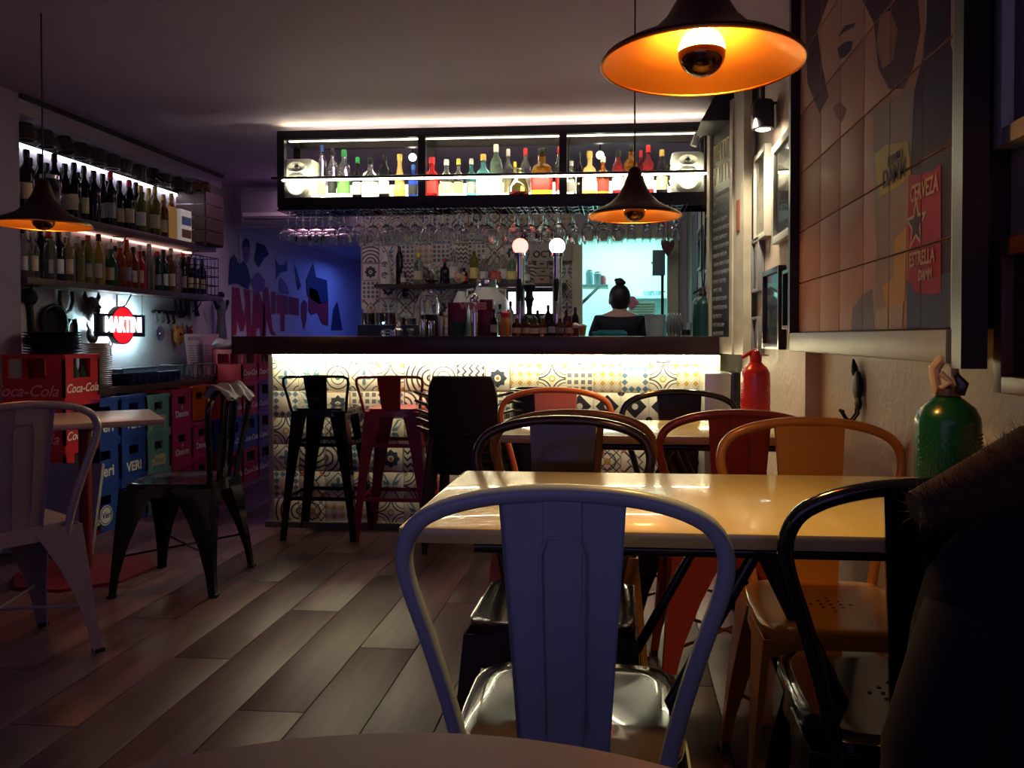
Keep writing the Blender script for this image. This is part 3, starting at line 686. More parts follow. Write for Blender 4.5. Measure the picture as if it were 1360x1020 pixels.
# wine bottles, upper shelf
WX = [36, 54, 73, 87, 99, 112, 125, 137, 147, 159, 172, 181, 187, 198, 206, 217, 228]
WC = ['dark']*9+['dark', 'dark', 'dark', 'olive', 'yellow', 'olive', 'amber', 'amber']
for i, (px, c) in enumerate(zip(WX, WC)):
    p = atX(px, 300, -3.19 if i % 2 else -3.15)
    lb = ['cream', None, 'white', 'grey', 'cream'][i % 5]
    bottle(p.x, p.y, 1.746, .31+.012*(i % 3), .0375, c, 'red' if i in (8, 10) else 'black' if i < 12 else 'gold', lb, 'wine', f'{c} wine bottle, {ordw(i)} from the front on the upper left shelf', 'wine bottles on the upper left shelf')
# second, rear line behind
for i in range(11):
    y = 4.12+i*.128
    bottle(-3.245, y, 1.746, .30, .035, 'dark', 'black', 'grey' if i % 2 else None, 'wine', f'dark wine bottle in the rear line of the upper left shelf, {ordw(i)} from the front', 'wine bottles in the rear line of the upper left shelf')
p = atX(68, 250, -3.12); t = thing('glass_jar', 'large clear glass jar with lid among the wine bottles', 'jar', (-3.13, p.y, 1.746))
part('body', MB().lathe([(0, 0), (.052, 0), (.06, .02), (.06, .13), (.045, .16), (.045, .18), (.042, .18), (.042, .16), (.057, .13), (.057, .02), (0, .004)], n=20), glass, t); part('lid', MB().lathe([(0, .18), (.05, .18), (.05, .2), (0, .2)], n=20), chrome, t)
# small pack box with blue label
p = atX(243, 300, -3.12); t = thing('box', 'small pale box with blue label at the far end of the upper left shelf', 'box', (-3.14, p.y, 1.746))
part('carton', MB().cbox((0, 0, .11), (.09, .14, .22), .003), emis('carton_painted_glow', (.75, .68, .6), .25), t); part('label', MB().bbox((.046, -.06, .11), (.048, .06, .17)), mat('blue_label', (.12, .3, .6), .5), t)  # carton emits faintly, a painted stand-in for light from behind
part('tag', MB().bbox((.046, -.06, .02), (.048, .06, .08)), mat('rust_label', (.3, .12, .06), .5), t)
# wooden crate box at the far end
t = thing('wooden_box', 'old dark wooden wine box standing at the far end of the wall shelves', 'box', (-3.17, 5.75, 1.746))
for z in (.03, .125, .22, .315): part('slat', MB().box((.11, 0, z+.03), (.012, .26, .085)), bk, t); part('slat', MB().box((0, -.13, z+.03), (.22, .012, .085)), bk, t)
part('post', MB().box((.1, -.12, .19), (.02, .02, .38)), bk, t); part('post', MB().box((.1, .12, .19), (.02, .02, .38)), bk, t); part('side', MB().box((0, .12, .19), (.22, .012, .38)), bk, t)
t = thing('ornament', 'small bundle of reddish round ornaments on top of the wooden wine box', 'ornament', (-3.15, 5.72, 2.129))
fb = MB()
for k in range(7): fb.sphere((random.uniform(-.08, .08), random.uniform(-.1, .1), .035+random.uniform(0, .05)), .036, 10, 7)
part('balls', fb, mat('terracotta_ornament', (.22, .07, .05), .5, noise=.3), t)
# spotlight on the beam
t = thing('spotlight', 'small black spotlight clipped below the far end of the left beam', 'lamp', tuple(atX(215, 237, -3.08)), rot=(R(50), 0, R(-60)))
part('housing', MB().lathe([(0, -.03), (.02, -.03), (.024, .03), (.02, .03), (.018, 0), (0, 0)], n=14), black_paint, t); part('clip', MB().cyl((0, 0, -.03), (0, .03, -.07), .006), black_paint, t)
# spirits, lower shelf
LX = [(31, 'clear'), (43, 'clear'), (54, 'black'), (65, 'clear'), (78, 'dark'), (91, 'clear'), (103, 'olive'), (117, 'olive'), (131, 'yellow'), (147, 'green'), (159, 'orange'), (168, 'orange'), (177, 'orange'), (186, 'red'), (198, 'clear'), (209, 'dark green'), (217, 'dark green'), (227, 'amber'), (234, 'clear'), (243, 'dark')]
for i, (px, c) in enumerate(LX):
    p = atX(px, 350, -3.17); sh = ['spirit', 'squat', 'wine', 'tall'][i % 4]
    bottle(-3.17, p.y, 1.376, .27+.02*((i*7) % 3), .036, c, ['black', 'red', 'silver', 'white'][(i*3) % 4], ['white', 'cream', None, 'grey'][(i*5) % 4], sh, f'{c} spirit bottle, {ordw(i)} from the front on the lower left shelf', 'spirit bottles on the lower left shelf', 2 if i % 3 else 3)
for i in range(9):
    bottle(-3.245, 4.25+i*.15, 1.376, .27, .034, ['olive', 'yellow', 'clear', 'orange', 'clear'][i % 5], 'black', None, 'spirit', f'spirit bottle in the rear line of the lower left shelf, {ordw(i)} from the front', 'spirit bottles in the rear line of the lower left shelf')
t = thing('wire_basket', 'black wire basket full of dark bottles at the far end of the lower shelf', 'basket', (-3.19, 5.72, 1.376))
wb = MB()
for z in (.0, .07, .14, .21, .28): wb.tube([(-.08, -.16, z+.005), (.09, -.16, z+.005), (.09, .16, z+.005), (-.08, .16, z+.005)], .004, 5, closed=True)
for k in range(7): wb.cyl((.09, -.16+k*.053, 0), (.09, -.16+k*.053, .285), .003, n=5)
part('wires', wb, black_paint, t)
for i in range(3): bottle(-3.19, 5.62+i*.09, 1.386, .27, .036, 'dark', 'black', 'cream', 'wine', f'dark bottle standing in the black wire basket, {ordw(i)} from the front', 'bottles in the wire basket')

# ------------------------------------------------------------------ illuminated sign
sa = atX(130, 412, -3.2); sb = atX(193, 440, -3.2); sy = (sa.y+sb.y)/2; sw = sb.y-sa.y; szc = 1.135
t = thing('illuminated_sign', 'glowing wall sign with red disc, black bar and white lettering', 'sign', (-3.215, sy, szc))
light('sign_back_light', 'AREA', (-3.235, sy, szc), 8, (.62, 1, .95), (0, R(90), 0), .12, .42)
part('bar', MB().cbox((0, 0, 0), (.03, sw, .145), .003), mat('sign_black', (.005, .008, .02), .3), t)
part('disc', MB().lathe([(0, -.018), (.117, -.018), (.117, .018), (0, .018)], (0, 0, .0), n=40, axis='X'), emis('sign_red', (.9, .01, .02), .9), t, label='red disc')
part('disc_rim', MB().lathe([(.117, -.018), (.124, -.018), (.124, .019), (.117, .019)], n=40, axis='X', closed=True), mat('sign_black', (0, 0, 0)), t)
put('lettering', text_mesh('MARTINI', .140, .003, emis('sign_white', (1, 1, .9), 4.0), 0, .002, .68), t, (.024, 0, 0), FX)
part('back_plate', MB().bbox((-.083, -.05, -.03), (-.016, .05, .03)), steel, t)
part('back_glow', MB().bbox((-.0175, -sw/2+.01, -.06), (-.0155, -.07, .06)).bbox((-.0175, .07, -.06), (-.0155, sw/2-.01, .06)), emis('sign_glow', (.55, 1, .95), 60), t, label='white light behind the sign')
part('cable', MB().cyl((.0, sw/2-.01, .07), (0, sw/2-.01, .24), .002), black_paint, t)
# ------------------------------------------------------------------ things on the wall round the sign
iron = mat('wrought_iron', (.02, .015, .02), .5, .5)
def onwall(px, py, x=-3.285): return atX(px, py, x)
p = onwall(40, 418); t = thing('ladle', 'dark long iron ladle hanging on the left wall by the pier', 'ladle', tuple(p)); part('bowl', MB().sphere((0, 0, .1), (.014, .06, .05), 14, 8), iron, t); part('handle', MB().tube([(0, .0, .06), (0, .01, -.06), (0, .02, -.15)], [.014, .016, .02], 8), iron, t); part('end', MB().sphere((0, .0, -.14), (.014, .045, .03), 12, 6), iron, t)
p = onwall(88, 400); single('horseshoe', MB().tube([(0, -.05, .06), (0, -.055, 0), (0, -.035, -.05), (0, 0, -.065), (0, .035, -.05), (0, .055, 0), (0, .05, .06)], .010, 6), iron, 'dark iron horseshoe on the wall under the lower left shelf', 'horseshoe', tuple(p))
p = onwall(68, 428); t = thing('basket', 'dark round wicker basket hanging on the left wall', 'basket', tuple(p)); part('weave', MB().lathe([(0, -.02), (.07, -.02), (.095, .0), (.1, .02), (.09, .02), (.065, -.01), (0, -.012)], n=24, axis='X'), iron, t); part('rim', MB().tube([(.02, .1*math.cos(a*PI/12), .1*math.sin(a*PI/12)) for a in range(24)], .008, 6, closed=True), iron, t)
p = onwall(95, 436); t = thing('tongs', 'pair of dark upright iron tongs leaning on the wall', 'tongs', tuple(p)); part('arm', MB().tube([(0, -.05, -.12), (0, -.04, .02), (0, -.015, .05)], .014, 6), iron, t); part('arm', MB().tube([(0, .04, -.12), (0, .04, .02), (0, .03, .055)], .014, 6), iron, t)
def mask(px, py, s, m, label):
    p = onwall(px, py); t = thing('mask', label, 'mask', (p.x+.02, p.y, p.z)); part('face', MB().sphere((0, 0, 0), (.035*s, .062*s, .08*s), 16, 10), m, t)
    for q in (-1, 1): part('horn', MB().tube([(0, q*.04*s, .05*s), (.0, q*.065*s, .08*s), (0, q*.06*s, .115*s)], [.016*s, .012*s, .003*s], 6), m, t); part('eye', MB().sphere((.033*s, q*.025*s, .015*s), .012*s, 8, 6), black_paint, t)
    part('nose', MB().sphere((.035*s, 0, -.01*s), (.02*s, .014*s, .025*s), 8, 6), m, t)
dm = mat('dark_mask_wood', (.05, .02, .025), .4)
mask(118, 411, 1., dm, 'dark horned mask on the wall just left of the glowing sign'); mask(119, 444, .75, dm, 'smaller dark horned mask below the larger one left of the glowing sign')
mask(234, 446, .85, mat('orange_mask_paint', (.6, .2, .04), .5), 'orange mask on the wall to the right of the glowing sign')
mask(248, 441, .5, mat('dark_red_mask', (.2, .03, .03), .5), 'small dark red mask next to the orange mask')
p = onwall(210, 443); t = thing('oval_dish', 'small grey oval dish on the wall under the hanging tools', 'dish', tuple(p)); part('dish', MB().lathe([(0, 0), (.035, .004), (.05, .018), (.046, .018), (0, .01)], n=20, axis='X', sy=1.1), steel, t); part('knob', MB().sphere((.012, 0, 0), .012, 8, 6), steel, t)
p = onwall(216, 420); t = thing('opener_rack', 'dark hanging bottle openers and pulleys right of the glowing sign', 'rack', tuple(p)); part('bar', MB().cyl((0, -.12, .03), (0, .14, .03), .012), iron, t)
for k in range(4): part('opener', MB().tube([(.012, -.1+k*.07, .03), (.016, -.1+k*.07, -.01), (.016, -.085+k*.07, -.035), (.016, -.1+k*.07, -.05)], .009, 6), steel if k < 2 else iron, t)
p = onwall(246, 405); t = thing('hanging_tools', 'bunch of dark cloths and tools hanging under the lower left shelf', 'tools', tuple(p))
for k in range(5): part('tool', MB().tube([(0, -.14+k*.07, .05), (.01, -.14+k*.07, -.03), (.012, -.135+k*.07, -.08-.02*(k % 2))], [.006, .012, .022], 7), iron if k != 3 else steel, t)
p = onwall(147, 463); t = thing('key', 'small dark key hanging below the glowing sign', 'key', tuple(p)); part('bow', MB().tube([(0, .018*math.cos(a*PI/6), .03+.018*math.sin(a*PI/6)) for a in range(12)], .004, 5, closed=True), iron, t); part('shank', MB().cyl((0, 0, .012), (0, 0, -.04), .004), iron, t)
t = thing('statuette', 'small dark statuette with raised arms beside the far end of the left shelves', 'statuette', (-3.22, 6.15, 1.01))
part('robe', MB().lathe([(0, 0), (.05, 0), (.04, .1), (.03, .2), (.038, .3), (.03, .34), (.0, .36)], n=14), mat('statuette_mottled', (.15, .15, .2), .5, noise=.9, nscale=40), t); part('head', MB().sphere((0, 0, .39), .028, 12, 8), iron, t)
part('arms', MB().tube([(0, -.11, .35), (0, -.07, .28), (0, 0, .31), (0, .07, .28), (0, .11, .35)], .014, 7), iron, t)
single('pedestal', MB().bbox((-3.29, 6.05, 0), (-3.14, 6.25, 1.01)), mat('pedestal_paint', (.2, .2, .25), .5), 'tall grey pedestal block carrying the dark statuette', 'pedestal')
# ------------------------------------------------------------------ on the ledge
PLY = atX(129, 480, -3.04).y
cre = mat('cream_stoneware', (.62, .46, .36), .5)
for k in range(22):
    o = single('plate', MB().lathe([(0, 0), (.045, 0), (.075, .008), (.078, .0115), (.045, .004), (0, .004)], n=20) if k == 0 else MB(), cre, None, None) if k == 0 else None
    if k == 0: pl0 = o; pm_ = o.data
    else: o = put('plate', pm_)
    o.location = (-3.04+random.uniform(-.003, .003), PLY+random.uniform(-.003, .003), .7655+k*.0118)
    tag(o, f'cream plate in the tall stack on the wall ledge, {ordw(k)} from the bottom', 'plate', 'stacked cream plates on the ledge')
t = thing('tray', 'dark blue ribbed plastic tray on the wall ledge', 'tray', (-3.09, 4.86, .766))
part('shell', MB().lathe([(0, 0), (.1, 0), (.125, .07), (.12, .07), (.095, .006), (0, .006)], n=28, e=6, sy=2.6), mat('navy_plastic', (.03, .04, .14), .3), t)
for k in range(9): part('rib', MB().box((.113, -.26+k*.065, .035), (.016, .012, .066)), mat('navy_plastic', (0, 0, 0)), t)
t = thing('tray', 'pale blue glassy tray lying on top of the dark blue tray', 'tray', (-3.12, 4.86, .8365)); part('sheet', MB().cbox((0, 0, .014), (.2, .56, .028), .004), mat('blue_glass_tray', (.3, .45, .6), .1, trans=.5), t)
part('rim', MB().box((.1, 0, .028), (.01, .57, .008)), mat('navy_plastic', (0, 0, 0)), t)
t = thing('wire_rack', 'thin black wire rack around the tumblers on the wall ledge', 'rack', (-3.10, 5.42, .766)); wb = MB()
for z in (.01, .10): wb.tube([(-.1, -.21, z), (.1, -.21, z), (.1, .21, z), (-.1, .21, z)], .003, 5, closed=True)
for k in range(8): wb.cyl((.1, -.21+k*.06, 0), (.1, -.21+k*.06, .10), .0025, n=5)
part('wires', wb, black_paint, t)
tum = MB().lathe([(0, 0), (.03, 0), (.036, .09), (.034, .09), (.028, .008), (0, .008)], n=14).mesh('tumbler', glass)
for k in range(8):
    o = put('tumbler', tum, None, (-3.13+.065*(k % 2), 5.26+(k//2)*.10, .7665)); tag(o, f'clear tumbler in the wire rack, {ordw(k//2)} from front in the {["wall", "aisle"][k % 2]} side line', 'glass', 'tumblers in the wire rack')
for k, (px, r_, lb) in enumerate(((262, 0, 'white menu sheet standing on the ledge behind the wire rack'), (284, .35, 'pinkish menu sheet leaning beside the white one'))):
    p = atX(px, 478, -3.17+.06*k); t = thing('menu_sheet', lb, 'menu', (p.x, p.y, .8), rot=(R(0), R(-6), -r_*.6))
    part('sheet', MB().box((0, 0, .12), (.004, .24-.06*k, .33)), paper if k == 0 else mat('pink_paper', (.65, .4, .5), .6), t); ln = MB()
    for j in range(10):
        for c_ in (-1, 1): ln.bbox((.0025, c_*.05-.035, .03+j*.018), (.0032, c_*.05+.035-.01*(j % 3), .037+j*.018))
    part('print', ln, mat('grey_print', (.3, .3, .32), .6), t)
    if k == 0: put('lettering', text_mesh('MENTERIA', .035, .0004, mat('grey_print', (0, 0, 0)), 0, .0008), t, (.0028, 0, .25), FX)

# ================================================================== CRATES
def crate_mats():
    return {k: mat(k+'_crate_plastic', c, .4) for k, c in dict(red=(.42, .012, .035), cola=(.45, .015, .028), blue=(.02, .06, .32), teal=(.16, .42, .34), rose=(.50, .02, .08), purple=(.16, .08, .30), orange=(.6, .10, .02), dark=(.12, .01, .03)).items()}
CM = crate_mats()
wprint = mat('white_print', (.80, .76, .72), .5); pprint = mat('pink_print', (.75, .35, .38), .5); yprint = mat('cream_print', (.72, .66, .38), .5)
CW, CH, CDX = .246, .243, .37
_cm = {}
def crate_mesh(col, W, H, D, ww, wh):
    """crate with window openings; local: x from -D..0 (aisle face at 0), y centred"""
    k = (col, W, H, D, ww, wh)
    if k in _cm: return _cm[k]
    m = MB(); t = .012; wz = H*.70
    def panel(plane):
        def B(u0, u1, z0, z1, out=0.):
            if plane == 'x0': m.bbox((-t, u0, z0), (out, u1, z1))
            elif plane == 'x1': m.bbox((-D, u0, z0), (-D+t, u1, z1))
            elif plane == 'y0': m.bbox((u0, -W/2-out, z0), (u1, -W/2+t, z1))
            else: m.bbox((u0, W/2-t, z0), (u1, W/2, z1))
        lo, hi = (-W/2, W/2) if plane[0] == 'x' else (-D, 0)
        c = (lo+hi)/2; w2 = ww/2 if plane[0] == 'x' else ww*.8
        B(lo, hi, .004, wz-wh/2); B(lo, hi, wz+wh/2, H-.002); B(lo, c-w2, wz-wh/2, wz+wh/2); B(c+w2, hi, wz-wh/2, wz+wh/2)
        B(lo, hi, .0, .022, .004); B(lo, hi, H-.022, H-.001, .004)
    for p_ in ('x0', 'x1', 'y0', 'y1'): panel(p_)
    m.bbox((-D+t, -W/2+t, .004), (-t, W/2-t, .012))
    _cm[k] = m.mesh('body', CM[col], 30); return _cm[k]
bneck = MB().lathe([(0, .0), (.028, .0), (.028, .11), (.012, .17), (.012, .215), (0, .215)], n=8).mesh('bottle_in_crate', liquid('crate_bottle_glass', (.08, .10, .08), .3))
STK = {}
def crate(col, y, lvl, text, style, label, xf=-2.8, W=CW, H=CH, D=CDX, z=None, bottles=False, ww=.085, wh=.05, group='stacked bottle crates along the left wall'):
    t = thing('bottle_crate', label, 'crate', (xf, y, lvl*H if z is None else z), 0, group)
    put('body', crate_mesh(col, W, H, D, ww, wh), t)
    zt = H*.30
    if style == 'cola': put('lettering', text_mesh(text, .058*W/.246, .0006, wprint, .35, .0006, .9), t, (.0012, 0, H*.27), FX)
    elif style == 'veri': put('lettering', text_mesh(text, .085, .0006, wprint, 0, .002), t, (.0012, 0, H*.34), FX)
    elif style == 'VERI': put('lettering', text_mesh(text, .075, .0006, wprint, 0, .002, .95), t, (.0012, 0, H*.30), FX)
    elif style == 'damm': put('lettering', text_mesh(text, .055, .0006, wprint, 0, .002), t, (.0012, 0, H*.34), FX); put('emblem', text_mesh('*', .05, .0006, wprint), t, (.0012, 0, H*.47), FX)
    elif style == 'truck':
        e = MB().bbox((0, -.05, .045), (.0018, .055, .11)).bbox((0, -.075, .05), (.0016, -.045, .09)).bbox((0, .055, .06), (.0016, .07, .1)).bbox((0, -.075, .022), (.0012, -.066, .05)).bbox((0, .06, .022), (.0012, .068, .06))
        part('emblem', e, yprint, t); put('lettering', text_mesh('Vichy', .04, .0004, mat('ochre_print', (.4, .3, .12), .5), .2), t, (.0022, 0, .078), FX)
    elif style == 'round':
        part('emblem', MB().lathe([(0, 0), (.055, 0), (.055, .0016), (0, .0016)], (0, 0, H*.36), 28, axis='X'), wprint, t)
        part('emblem_ring', MB().lathe([(.044, .0016), (.049, .0016), (.049, .0022), (.044, .0022)], (0, 0, H*.36), 28, axis='X', closed=True), CM['blue'], t)
        put('lettering', text_mesh(text, .045, .0004, CM['blue'], .2, .001), t, (.0025, 0, H*.36), FX)
    if bottles:
        for j in range(3): put('bottle', bneck, t, (-.045, -.06+j*.06, .012))
    return t
def ys(px): return atX(px, 600, -2.8).y
yc = ys(84)
lv = ['bottom', 'second', 'third', 'top']; l3 = ['bottom', 'middle', 'top']
# large cola stack
for k in range(4):
    c = crate('cola', 3.905, k, 'Coca-Cola', 'cola', f'wide red cola crate, {lv[k]} in the nearest stack beside the small table', xf=-2.80, W=.27, D=.40, bottles=True, ww=.13, wh=.10)
    put('lettering', text_mesh('Coca-Cola', .085, .0008, pprint, .35, .0006), c, (-.215, -.1365-.001, .055), FY)
# Veri stacks
for k in range(3):
    crate('blue', ys(140), k, 'Veri', 'round' if k == 0 else 'veri', f'dark blue crate with rounded white name, {l3[k]} of the stack beside the nearest red crates')
    crate('blue', ys(178), k, 'VERI', 'VERI', f'blue crate with white capital letters, {l3[k]} of the stack before the teal crates')
    crate('rose', ys(242), k, 'Damm', 'damm', f'bright red beer crate, {l3[k]} of the stack just right of the teal crates', bottles=True)
    if k < 3: crate('teal', ys(211), k, 'Vichy', 'truck', f'teal crate with a cream emblem, {l3[k]} of the teal stack', bottles=True, H=.238)
for k in range(2):
    crate('rose', ys(277)-.01, k, 'Damm', 'damm', f'rose red beer crate, {["lower", "upper"][k]} of two behind the black aisle chair', xf=-2.84, bottles=True)
crate('orange', ys(284), 2, '', '', 'orange crate lying on the low stack of rose crates', xf=-2.90, D=.3)
c4 = [(302, ['red', 'blue', 'rose', 'cola']), (320, ['red', 'blue', 'rose', 'cola']), (338, ['purple', 'purple', 'purple', 'red']), (354, ['rose', 'purple', 'red', 'cola'])]
for j, (px, cols) in enumerate(c4):
    for k, c in enumerate(cols[:3] if j == 0 else cols):
        crate(c, 5.44+j*.254, k, 'Coca-Cola', 'cola', f'{c if c != "cola" else "bright red"} crate with cola lettering, {lv[k]} up in {["nearest", "second", "third", "farthest"][j]} tall stack by the bar end', xf=-2.76, bottles=True, ww=.13, wh=.075, D=.20 if j == 1 and k == 3 else CDX)
for k in range(3):
    crate('dark', 4.42, k, '', '', f'dark red crate in the rear row by the wall, {["bottom", "middle", "top"][k]} one', xf=-3.20+.0, D=.08, W=.5, H=.245)
# grey board leaning in front of the cola stack
single('board', MB().box((-2.86, 3.66, .22), (.62, .02, .44), rx=R(-12)), mat('grey_board', (.25, .24, .30), .5), 'grey board leaning against the nearest red crates at the far left', 'board')
# dark plates on cola stack
dk = mat('dark_plate', (.03, .025, .04), .4); pmd = MB().lathe([(0, 0), (.09, 0), (.13, .010), (.135, .014), (.09, .006), (0, .006)], n=28).mesh('plate', dk)
for k in range(8): tag(put('plate', pmd, None, (-2.98, 3.93, .973+k*.0142)), f'large dark plate in the stack on the nearest red crates, {ordw(k)} from the bottom', 'plate', 'dark plates on the red crates')
# napkin/fruit nets on far stack
t = thing('bread_bag', 'pale crumpled bag lying on the tall red crate stack near the bar end', 'bag', (-2.93, 5.72, .973)); bb = MB(); bb.sphere((0, 0, .035), (.1, .2, .04), 20, 10)
bb.v = [(x+.012*math.sin(40*y), y, z+.012*math.sin(50*x+30*y)*(z > .02)) for x, y, z in bb.v]; part('cloth', bb, mat('pale_cloth', (.6, .55, .6), .7), t); part('knot', MB().lathe([(0, 0), (.012, 0), (.02, .03), (0, .035)], (0, .1, .07), 8), mat('pale_cloth', (0, 0, 0)), t)
t = thing('cloth', 'grey and white crumpled cloth hanging over the back of the black aisle chair', 'cloth', (-1.66, 3.22, .80))
cl = MB(); cl.grid(lambda u, v: (-.06+.12*v+.012*math.sin(9*u), -.11+.22*u, .058-1.9*(v-.5)**2*.12+.010*math.sin(14*u+6*v)+.008*math.sin(31*u)), 30, 14)
part('fabric', cl, mat('grey_cloth', (.3, .3, .36), .6, noise=.5, nscale=9), t)
# glowing lamp at the bar end
t = thing('wall_lamp', 'upright glowing lamp tube seen past the left end of the bar', 'lamp', tuple(atY(357, 540, 6.45)))
part('tube', MB().cyl((0, 0, -.22), (0, 0, .18), .022, n=12), emis('pink_tube', (.9, .72, 1.0), 26), t); part('socket', MB().cyl((0, 0, .18), (0, 0, .23), .026), white_plastic, t); part('stand', MB().cyl((0, 0, -t.location.z+.0), (0, 0, -.22), .018), dark_metal, t)

# ================================================================== PASSAGE
t = thing('air_conditioner', 'white wall air conditioner left of the hanging shelf', 'air conditioner', (-2.72, 6.36, 2.13))
part('casing', MB().cbox((0, 0, 0), (.78, .22, .27), .04), mat('ac_white', (.42, .40, .46), .4), t); part('louver', MB().box((0, -.10, -.10), (.70, .04, .012), rx=R(25)), mat('ac_grey', (.12, .12, .2), .4), t); part('flap', MB().box((0, -.112, -.07), (.72, .012, .03)), white_plastic, t)
# painted wall art in the passage : printed flat shapes
pm2 = thing('wall_painting', 'wall painting with tall red letters and dark portraits in the blue passage', 'painting', (XL+.004, 8.0, 1.4))
redp = mat('mural_red_paint', (.32, .02, .04), .6); navp = mat('mural_navy_paint', (.03, .035, .10), .6); whp = mat('mural_white_paint', (.5, .5, .62), .6); vio = mat('mural_violet_paint', (.22, .10, .28), .6)
def wpoly(name, pts, m, off=.001):
    P = [atX(px, py, XL+.006+off)-pm2.location for px, py in pts]
    part(name, MB().poly(P, (.0008, 0, 0)), m, pm2)
for s_ in [  # M
 [(309,381),(318,383),(321,405),(324,420),(327,405),(324,384),(332,386),(334,450),(328,450),(327,425),(323,440),(319,440),(315,425),(314,450),(308,450)],
 [(337,387),(344,388),(352,410),(351,450),(346,450),(345,436),(341,436),(340,450),(334,450)],
 [(350,383),(356,381),(358,400),(362,438),(367,445),(360,445),(354,425),(353,447),(349,447)],
 [(360,388),(366,387),(366,417),(361,417)],
 [(368,391),(382,393),(382,417),(378,418),(378,440),(373,440),(373,417),(368,416)],
 [(384,394),(397,396),(397,419),(384,417)],
 [(400,405),(404,398),(408,403),(407,424),(404,438),(401,424)],
 [(411,382),(421,385),(426,402),(436,400),(436,432),(428,430),(422,415),(414,418),(410,412)]]: wpoly('letter', s_, redp)
wpoly('portrait_card', [(317,309),(334,313),(336,372),(320,378)], whp, .0)
wpoly('portrait_face', [(324,318),(329,318),(332,330),(330,346),(327,350),(323,342),(321,328)], vio, .002)
wpoly('portrait_hair', [(322,322),(326,316),(331,320),(332,330),(329,326),(323,329)], navp, .004)
wpoly('portrait_suit', [(318,352),(324,346),(329,356),(333,372),(330,384),(314,376),(304,378),(306,345),(311,338)], navp, .0035)
for s_ in ([(341,322),(352,326),(357,338),(350,344),(344,355),(338,345),(340,335)], [(365,343),(370,352),(379,352),(380,345),(382,360),(372,362),(366,372),(368,358)], [(391,350),(395,362),(400,380),(396,386),(394,370)], [(407,372),(416,350),(420,368),(434,372),(436,400),(424,404),(414,398),(408,392)], [(443,410),(448,400),(455,438),(440,438)]): wpoly('dark_figure', s_, navp)
for s_ in ([(333,372),(343,362),(352,372),(351,386),(338,390)], [(372,368),(380,376),(384,390),(372,388)]): wpoly('violet_figure', s_, vio, .002)

# ================================================================== BACK BAR
YB = 6.3
t = thing('back_counter', 'dark back counter with shelves below along the tiled wall', 'counter', (0, 0, 0))
part('body', MB().bbox((-2.1, 6.0, 0), (-.45, 6.48, .90)), mat('dark_cabinet', (.02, .02, .03), .5), t); part('worktop', MB().cbox((-1.275, 6.23, .915), (1.7, .50, .035), .004), steel, t)
t = thing('back_shelf', 'dark shelf on the tiled wall behind the bar holding a row of bottles', 'shelf')
a = atY(498, 380, YB); b = atY(752, 380, YB); zs_ = atY(600, 377, YB).z
part('board', MB().cbox(((a.x+b.x)/2, 6.38, zs_-.015), (b.x-a.x, .22, .03), .003), dark_wood, t); part('bracket', MB().bbox((a.x+.2, 6.4, zs_-.1), (a.x+.22, 6.49, zs_-.03)).bbox((b.x-.2, 6.4, zs_-.1), (b.x-.18, 6.49, zs_-.03)), black_paint, t)
row = [(535, 357, 8, 'clear', 'silver', 'white', 'spirit'), (555, 336, 13, 'pale green', 'yellow', 'cream', 'spirit'), (590, 343, 13, 'dark', 'red', None, 'squat'), (602, 323, 12, 'clear', 'white', 'white', 'wine'),
 (616, 352, 10, 'dark', 'silver', 'red', 'squat'), (629, 326, 12, 'olive', 'silver', 'yellow', 'wine'), (642, 338, 12, 'clear', 'white', 'white', 'spirit'), (655, 338, 10, 'clear', 'silver', 'red', 'wine'), (667, 331, 13, 'clear', 'white', 'white', 'spirit'), (680, 338, 14, 'pale green', 'silver', 'yellow', 'spirit'), (699, 348, 10, 'clear', 'white', 'white', 'spirit')]
for i, (px, ty, wd, c, cp, lb, sh) in enumerate(row):
    p = atY(px, 377, YB); h = atY(px, ty, YB).z-zs_; bottle(p.x, YB+.02, zs_+.0005, h, wd*YB/F/2, c, cp, lb, sh, f'{c} bottle with {cp} cap, {ordw(i)} from left on the tiled wall shelf', 'bottles on the tiled wall shelf')
# white patterned tall bottle vessel
p = atY(513, 377, YB); t = thing('ceramic_bottle', 'white ceramic bottle painted with dark swirls at the left end of the tiled wall shelf', 'bottle', (p.x, YB, zs_))
part('body', MB().lathe([(0, 0), (.048, 0), (.045, .06), (.034, .115), (.036, .15), (.032, .19), (.02, .235), (.016, .26), (0, .262)], n=20), mat('white_ceramic', (.65, .65, .6), .3), t)
sw = MB()
for zc, rr in ((.07, .022), (.16, .018)): sw.tube([(rr*math.cos(a*PI/6), -(.045 if zc < .1 else .037), zc+rr*math.sin(a*PI/6)) for a in range(11)], .004, 5); sw.sphere((0, -(.045 if zc < .1 else .037), zc), .007, 8, 6)
part('swirl', sw, black_paint, t)
